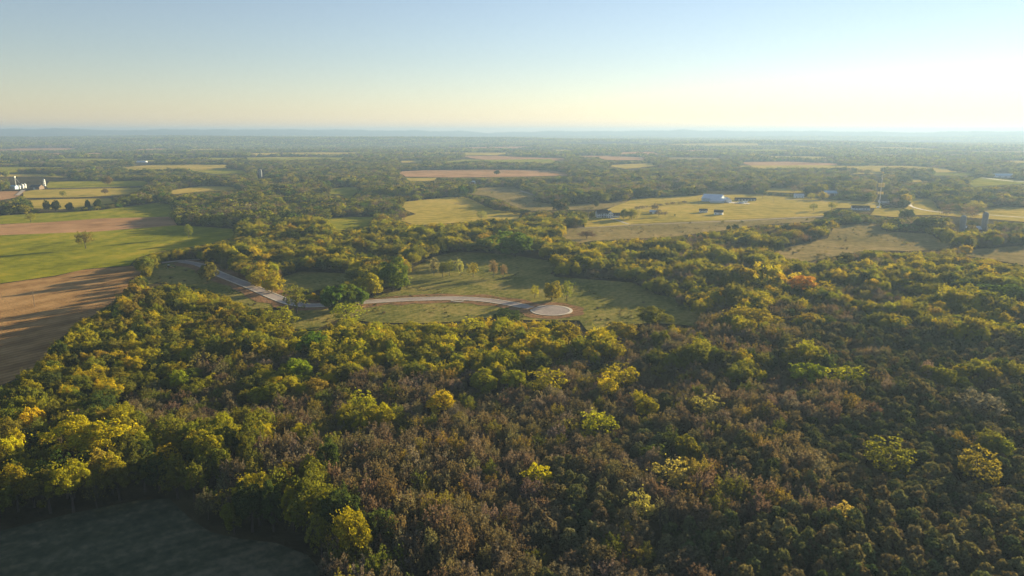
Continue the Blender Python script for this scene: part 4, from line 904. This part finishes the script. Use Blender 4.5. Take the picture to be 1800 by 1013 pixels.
shed('horse_stable', 1310, 353, 10, 34, 3.0, 5.2, rad(83), M_WOOD, M_DARKROOF, 'long dark stable right of the big metal barn', 'barn', doors=[('x-', u, 0.1, 2.4, 2.3) for u in (-14, -9, -4, 1, 6, 11)])
shed('far_house', 1404, 348, 10, 16, 4.2, 7.2, rad(80), M_WHITE, M_GALV, 'far white house behind the sunny pasture', 'house', doors=[('x-', 0, 0.1, 1.6, 2.3)], wins=[('x-', -5, 1, 1.4, 1.4), ('x-', 5, 1, 1.4, 1.4)])
shed('far_barn', 1461, 343.5, 16, 26, 4.5, 8.5, rad(78), M_WOOD, M_BLUEROOF, 'far open barn with pale grey roof right of the golden tree', 'barn', doors=[('x-', -6, 0.1, 5, 3.6), ('x-', 6, 0.1, 5, 3.6)])
shed('mast_house', 1553, 357, 8, 15, 3.4, 5.6, rad(86), M_WHITE, M_DARKROOF, 'white bungalow with dark roof right of the mast', 'house', doors=[('x-', 1, 0.1, 1.4, 2.2)], wins=[('x-', -4, 1, 1.4, 1.2), ('x-', 5, 1, 1.4, 1.2)])
shed('ranch_house', 1512, 369, 12, 24, 3.2, 6.4, rad(74), M_WHITE, M_DARKROOF, 'low ranch house with grey roof left of the mast', 'house', doors=[('x-', 0, 0.1, 1.6, 2.2)], wins=[('x-', u, 1, 1.6, 1.2) for u in (-8, -4, 4, 8)])
shed('blue_barn', 1763, 312, 24, 46, 5, 9.5, rad(84), M_WHITE, M_BLUEROOF, 'far barn with pale blue roof near the right edge', 'barn', doors=[('x-', u, 0.1, 6, 4) for u in (-14, 0, 14)])
shed('white_barn', 250, 286, 16, 36, 4, 6.5, rad(86), M_WHITE, M_WHITE, 'far long white barn among the left woods', 'barn', doors=[('x-', 0, 0.1, 8, 4)])
shed('long_barn', 836, 322.5, 14, 40, 3.4, 5.6, rad(86), M_RED, M_GALV, 'far long low barn with pale roof below the pink field', 'barn', doors=[('x-', u, 0.1, 4, 2.8) for u in (-12, 0, 12)])
shed('dark_barn', 65, 333, 14, 22, 5, 9.5, rad(84), M_WOOD, M_DARKROOF, 'dark gabled barn beside the leaning silo', 'barn', doors=[('x-', 0, 0.1, 4, 3.6)])
shed('blue_shed', 25, 333, 10, 12, 6, 8.5, rad(86), M_BLUEROOF, M_BLUEROOF, 'pale blue metal shed left of the grain bins', 'shed', doors=[('x-', 0, 0.1, 4, 4)])

# grain bins, silos, grain leg
def bin_(px, py, R, h, roof, label, group):
    t = tag(empty('grain_bin', spot(px, py)), label, 'grain bin', group); prof = []
    k = int(h / 1.1)
    for i in range(k + 1): prof += [(R, h * i / k), (R + 0.05, h * (i + 0.45) / k)] if i < k else [(R, h)]
    MB().lathe(prof, 22).build('wall', M_GALV, t, True)
    MB().lathe([(R + 0.18, h - 0.05), (R * 0.5, h + roof * 0.52), (0.5, h + roof), (0.5, h + roof + 0.5)], 22).build('roof', M_GALV, t, True)
    MB().box(-0.5, 0.5, -R - 0.12, -R + 0.1, 0.3, 2.3).build('door', M_BLUEMETAL, t)
for k, (x, y, R, h) in enumerate([(34, 332.5, 2.8, 6.0), (39.5, 331.5, 3.0, 7.2), (44, 331, 2.8, 7.6)]):
    bin_(x, y, R, h, 2.4, ['lowest grain bin, next to the pale blue shed', 'middle white grain bin at the left edge farm', 'rightmost white grain bin at the left edge farm'][k], 'grain bins')
leg = tag(empty('grain_elevator', spot(28.5, 331)), 'tall thin grain elevator leg above the bins', 'elevator')
b = MB()
for sx in (-0.7, 0.7):
    for sy in (-0.7, 0.7): b.tube((sx, sy, 0), (sx, sy, 22), 0.14, 0.14, 5)
for z in range(0, 21, 3):
    b.tube((-0.7, -0.7, z), (0.7, -0.7, z + 3), 0.07, 0.07, 4); b.tube((0.7, -0.7, z), (0.7, 0.7, z + 3), 0.07, 0.07, 4); b.tube((0.7, 0.7, z), (-0.7, 0.7, z + 3), 0.07, 0.07, 4)
b.build('frame', M_GALV, leg); MB().box(-1.1, 1.1, -1.1, 1.1, 22, 24.5).build('head', M_GALV, leg); MB().box(-0.35, 0.35, -0.3, 0.3, 0, 22).build('casing', M_GALV, leg); MB().tube((0.5, -0.4, 22.5), (9, -1, 11), 0.25, 0.25, 6).build('spout', M_GALV, leg)
def silo(px, py, R, h, label, mat=M_CONC, dome=True):
    t = tag(empty('silo', spot(px, py)), label, 'silo'); n = int(h / 1.5); prof = []
    for i in range(n): prof += [(R, h * i / n), (R, h * (i + 0.82) / n), (R + 0.07, h * (i + 0.84) / n), (R + 0.07, h * (i + 0.98) / n)]
    MB().lathe(prof + [(R, h)], 20).build('wall', mat, t, True)
    MB().lathe([(R + 0.1, h), (R * 0.92, h + R * 0.38), (R * 0.6, h + R * 0.75), (R * 0.2, h + R * 0.95)], 20).build('dome', mat, t, True)
    MB().box(-0.45, 0.45, -R - 0.55, -R + 0.05, 0, h).build('chute', mat, t)
silo(1690.5, 408, 3.2, 17, 'left of two old concrete silos among trees on the right')
silo(1729, 405, 3.2, 19, 'right of two old concrete silos among trees on the right')
silo(458.5, 313, 3.4, 19, 'grey silo rising from the woods left of centre')
silo(78.5, 328, 2.2, 14, 'pale slender silo behind the dark gabled barn', M_GALV)
shed('silo_barn', 1708, 408, 10, 16, 4, 7, rad(80), M_WOOD, M_GALV, 'weathered barn between the two old concrete silos', 'barn')

# communications mast
ms = tag(empty('mast', spot(1545, 366)), 'tall white communications mast with cream antenna clusters', 'mast')
b = MB(); b.tube((0, 0, 0), (0, 0, 34), 0.5, 0.38, 10); b.tube((0, 0, 34), (0, 0, 58), 0.38, 0.22, 10); b.build('pole', M_MAST, ms)
MB().tube((0, 0, 58), (0, 0, 63.5), 0.16, 0.08, 6).build('whip_antenna', M_MAST, ms)
for z0, R, hh, n in ((32.5, 4.2, 6.0, 12), (21.5, 4.0, 4.0, 9), (53.5, 1.6, 2.2, 6)):
    b = MB()
    for k in range(n):
        a0, a1 = 2 * math.pi * k / n, 2 * math.pi * (k + 1) / n
        b.tube((R * math.cos(a0), R * math.sin(a0), z0), (R * math.cos(a1), R * math.sin(a1), z0), 0.12, 0.12, 5); b.tube((0, 0, z0), (R * math.cos(a0), R * math.sin(a0), z0), 0.1, 0.1, 4)
    b.build('platform', M_MAST, ms)
    for k in range(n):
        a = 2 * math.pi * (k + 0.5) / n; p = MB(); w = R * 0.40; p.box(-0.18, 0.18, -w / 2, w / 2, -0.4, hh - 0.4); o = p.build('antenna_panel', M_ANT, ms); o.location = (R * math.cos(a), R * math.sin(a), z0); o.rotation_euler = (0, 0, a)
MB().box(-3.4, -0.9, -1.6, 1.2, 0, 2.6).build('equipment_hut', M_WHITE, ms)

# poles
def pole(px, py, h, arm, label, group=None):
    t = tag(empty('utility_pole', spot(px, py), rad(25)), label, 'pole', group); MB().tube((0, 0, 0), (0, 0, h), 0.22, 0.14, 8).build('post', M_WOOD, t)
    if arm:
        MB().box(-1.2, 1.2, -0.08, 0.08, h - 0.9, h - 0.7).build('crossarm', M_WOOD, t)
        for x in (-1, 0, 1): MB().tube((x, 0, h - 0.7), (x, 0, h - 0.45), 0.07, 0.05, 6).build('insulator', M_GALV, t)
pole(61, 539, 11.5, False, 'lone wooden pole standing in the plowed field')
for k, (x, y, lab) in enumerate([(1360, 356, 'wooden pole in the sunny pasture right of the stable'), (1523, 371, 'wooden pole beside the ranch house left of the mast'), (1227, 361, 'wooden pole by the fence row left of the metal barn'), (1340, 350, 'wooden pole nearest the right end of the stable'), (1604, 372, 'wooden pole by the bend of the country road')]):
    pole(x, y, 11, True, lab, 'wooden utility poles')

# vehicles and machines
def wheel(root, x, y, r, w, side):
    b = MB(); b.tube((x, y - w / 2, r), (x, y + w / 2, r), r, r, 14); o = b.build('wheel', M_BLACK, root); MB().tube((x, y + side * (w / 2 + 0.0), r), (x, y + side * (w / 2 + 0.03), r), r * 0.55, r * 0.5, 10).build('rim', M_GALV, o)
def pickup(px, py, rz, mat, label):
    t = tag(empty('pickup_truck', spot(px, py), rz), label, 'truck')
    b = MB(); b.prism([(-2.8, 0.5), (2.8, 0.5), (2.8, 1.05), (1.5, 1.15), (-2.8, 1.15)], -0.95, 0.95); b.build('body', mat, t)
    b = MB(); b.prism([(-0.7, 1.15), (1.45, 1.15), (0.75, 1.85), (-0.5, 1.85)], -0.85, 0.85); c = b.build('cab', mat, t)
    MB().prism([(-0.5, 1.2), (1.3, 1.2), (0.7, 1.75), (-0.4, 1.75)], -0.88, 0.88).build('window', M_GLASS, c)
    for x in (-1.8, 1.8):
        for s in (-1, 1): wheel(t, x, s * 0.85, 0.42, 0.28, s)
def trailer(px, py, rz, L, label):
    t = tag(empty('horse_trailer', spot(px, py), rz), label, 'trailer')
    MB().prism([(-1.1, 0.6), (1.1, 0.6), (1.1, 2.6), (0.8, 2.9), (-0.8, 2.9), (-1.1, 2.6)], -L / 2, L / 2).build('body', M_WHITE, t)
    for y in (-L / 4, 0, L / 4): MB().box(-1.16, 1.16, y - 0.5, y + 0.5, 1.9, 2.35).build('window', M_GLASS, t)
    MB().tube((0, -L / 2, 0.6), (0, -L / 2 - 1.6, 0.5), 0.08, 0.08, 6).build('drawbar', M_GALV, t)
    for y in (-0.6, 0.6):
        for s in (-1, 1):
            b = MB(); b.tube((s * 0.95, y, 0.4), (s * 1.2, y, 0.4), 0.4, 0.4, 12); b.build('wheel', M_BLACK, t)
trailer(1303, 358, rad(70), 9, 'long white horse trailer in the gravel yard'); trailer(1310, 357, rad(80), 7, 'shorter white horse trailer right of the long one')
pickup(1296, 357.5, rad(15), M_GALV, 'pale pickup left of the white trailers'); pickup(1282, 357.5, rad(60), M_WHITE, 'white pickup by the metal barn annex'); pickup(6, 332.5, rad(5), M_WHITE, 'white truck at the far left edge by the farm lane')
bh = tag(empty('backhoe_loader', spot(298, 472), rad(8)), 'small backhoe loader parked beside the start of the new road', 'loader')
MB().prism([(-1.8, 0.8), (2.2, 0.8), (2.2, 1.5), (0.4, 1.7), (-1.8, 1.5)], -0.8, 0.8).build('body', M_MACH, bh); c = MB(); c.prism([(-1.3, 1.55), (0.35, 1.65), (0.25, 2.9), (-1.2, 2.9)], -0.75, 0.75); c = c.build('cab', M_GLASS, bh); MB().box(-1.35, 0.4, -0.85, 0.85, 2.9, 3.05).build('cab_roof', M_WHITE, c)
for s in (-1, 1):
    MB().tube((0.6, s * 0.85, 1.6), (2.9, s * 0.85, 0.7), 0.12, 0.1, 6).build('loader_arm', M_MACH, bh); wheel(bh, -1.1, s * 0.95, 0.75, 0.45, s); wheel(bh, 1.6, s * 0.9, 0.5, 0.35, s)
MB().prism([(2.8, 0.2), (3.9, 0.15), (3.9, 0.3), (3.1, 1.1), (2.8, 1.0)], -1.1, 1.1).build('bucket', M_MACH, bh); b = MB(); b.tube((-1.8, 0, 1.2), (-3.3, 0, 3.4), 0.18, 0.15, 6); b.tube((-3.3, 0, 3.4), (-4.3, 0, 1.4), 0.15, 0.11, 6); b.build('boom', M_MACH, bh); MB().prism([(-4.6, 0.5), (-3.9, 0.5), (-4.1, 1.4), (-4.5, 1.4)], -0.35, 0.35).build('digging_bucket', M_MACH, bh)
pp = tag(empty('pipe_stack', spot(304, 471.5), rad(15)), 'small stack of dark drain pipes right of the backhoe', 'pipes')
for k in range(3):
    for j in range(3 - k): MB().tube((-2.0, 0.5 * j + 0.25 * k, 0.25 + 0.42 * k), (2.0, 0.5 * j + 0.25 * k, 0.25 + 0.42 * k), 0.24, 0.24, 8).build('pipe', M_BLACK, pp)
# fence posts along the ranch lane
P_ = smooth_path([at(*p) for p in [(1110, 395.2), (1200, 391.2), (1300, 387.2), (1450, 380.2)]], 14)
fen = tag(empty('fence', (P_[0][0], P_[0][1], 0)), 'low brown rail fence along the ranch lane', 'fence')
pm = MB().box(-0.1, 0.1, -0.1, 0.1, 0, 1.5).build('post', M_WOOD, fen); pm.location = (0, 0, 0)
for p in P_[1:]:
    q = pm.copy(); COL.objects.link(q); q.location = (p[0] - P_[0][0], p[1] - P_[0][1], 0)
for z in (0.5, 0.95, 1.35):
    b = MB()
    for p, q in zip(P_[:-1], P_[1:]): b.tube((p[0] - P_[0][0], p[1] - P_[0][1], z), (q[0] - P_[0][0], q[1] - P_[0][1], z), 0.07, 0.07, 4, False)
    b.build('rail', M_WOOD, fen)

# ------------------------------------------------------------------ haze
def build_haze():
    m, nt, out = nodes('haze_air')
    pv = N(nt, 'ShaderNodeVolumePrincipled'); pv.inputs['Color'].default_value = (0.285, 0.41, 0.59, 1); pv.inputs['Density'].default_value = HAZE; pv.inputs['Anisotropy'].default_value = 0.26
    nt.links.new(pv.outputs[0], out.inputs['Volume'])
    b = MB(); b.box(-19500, 19500, -19500, 19500, -48, 196); o = b.build('haze', m); tag(o, 'thin warm evening haze over the whole landscape', kind='stuff')
HAZE = 1.35e-4
build_haze()
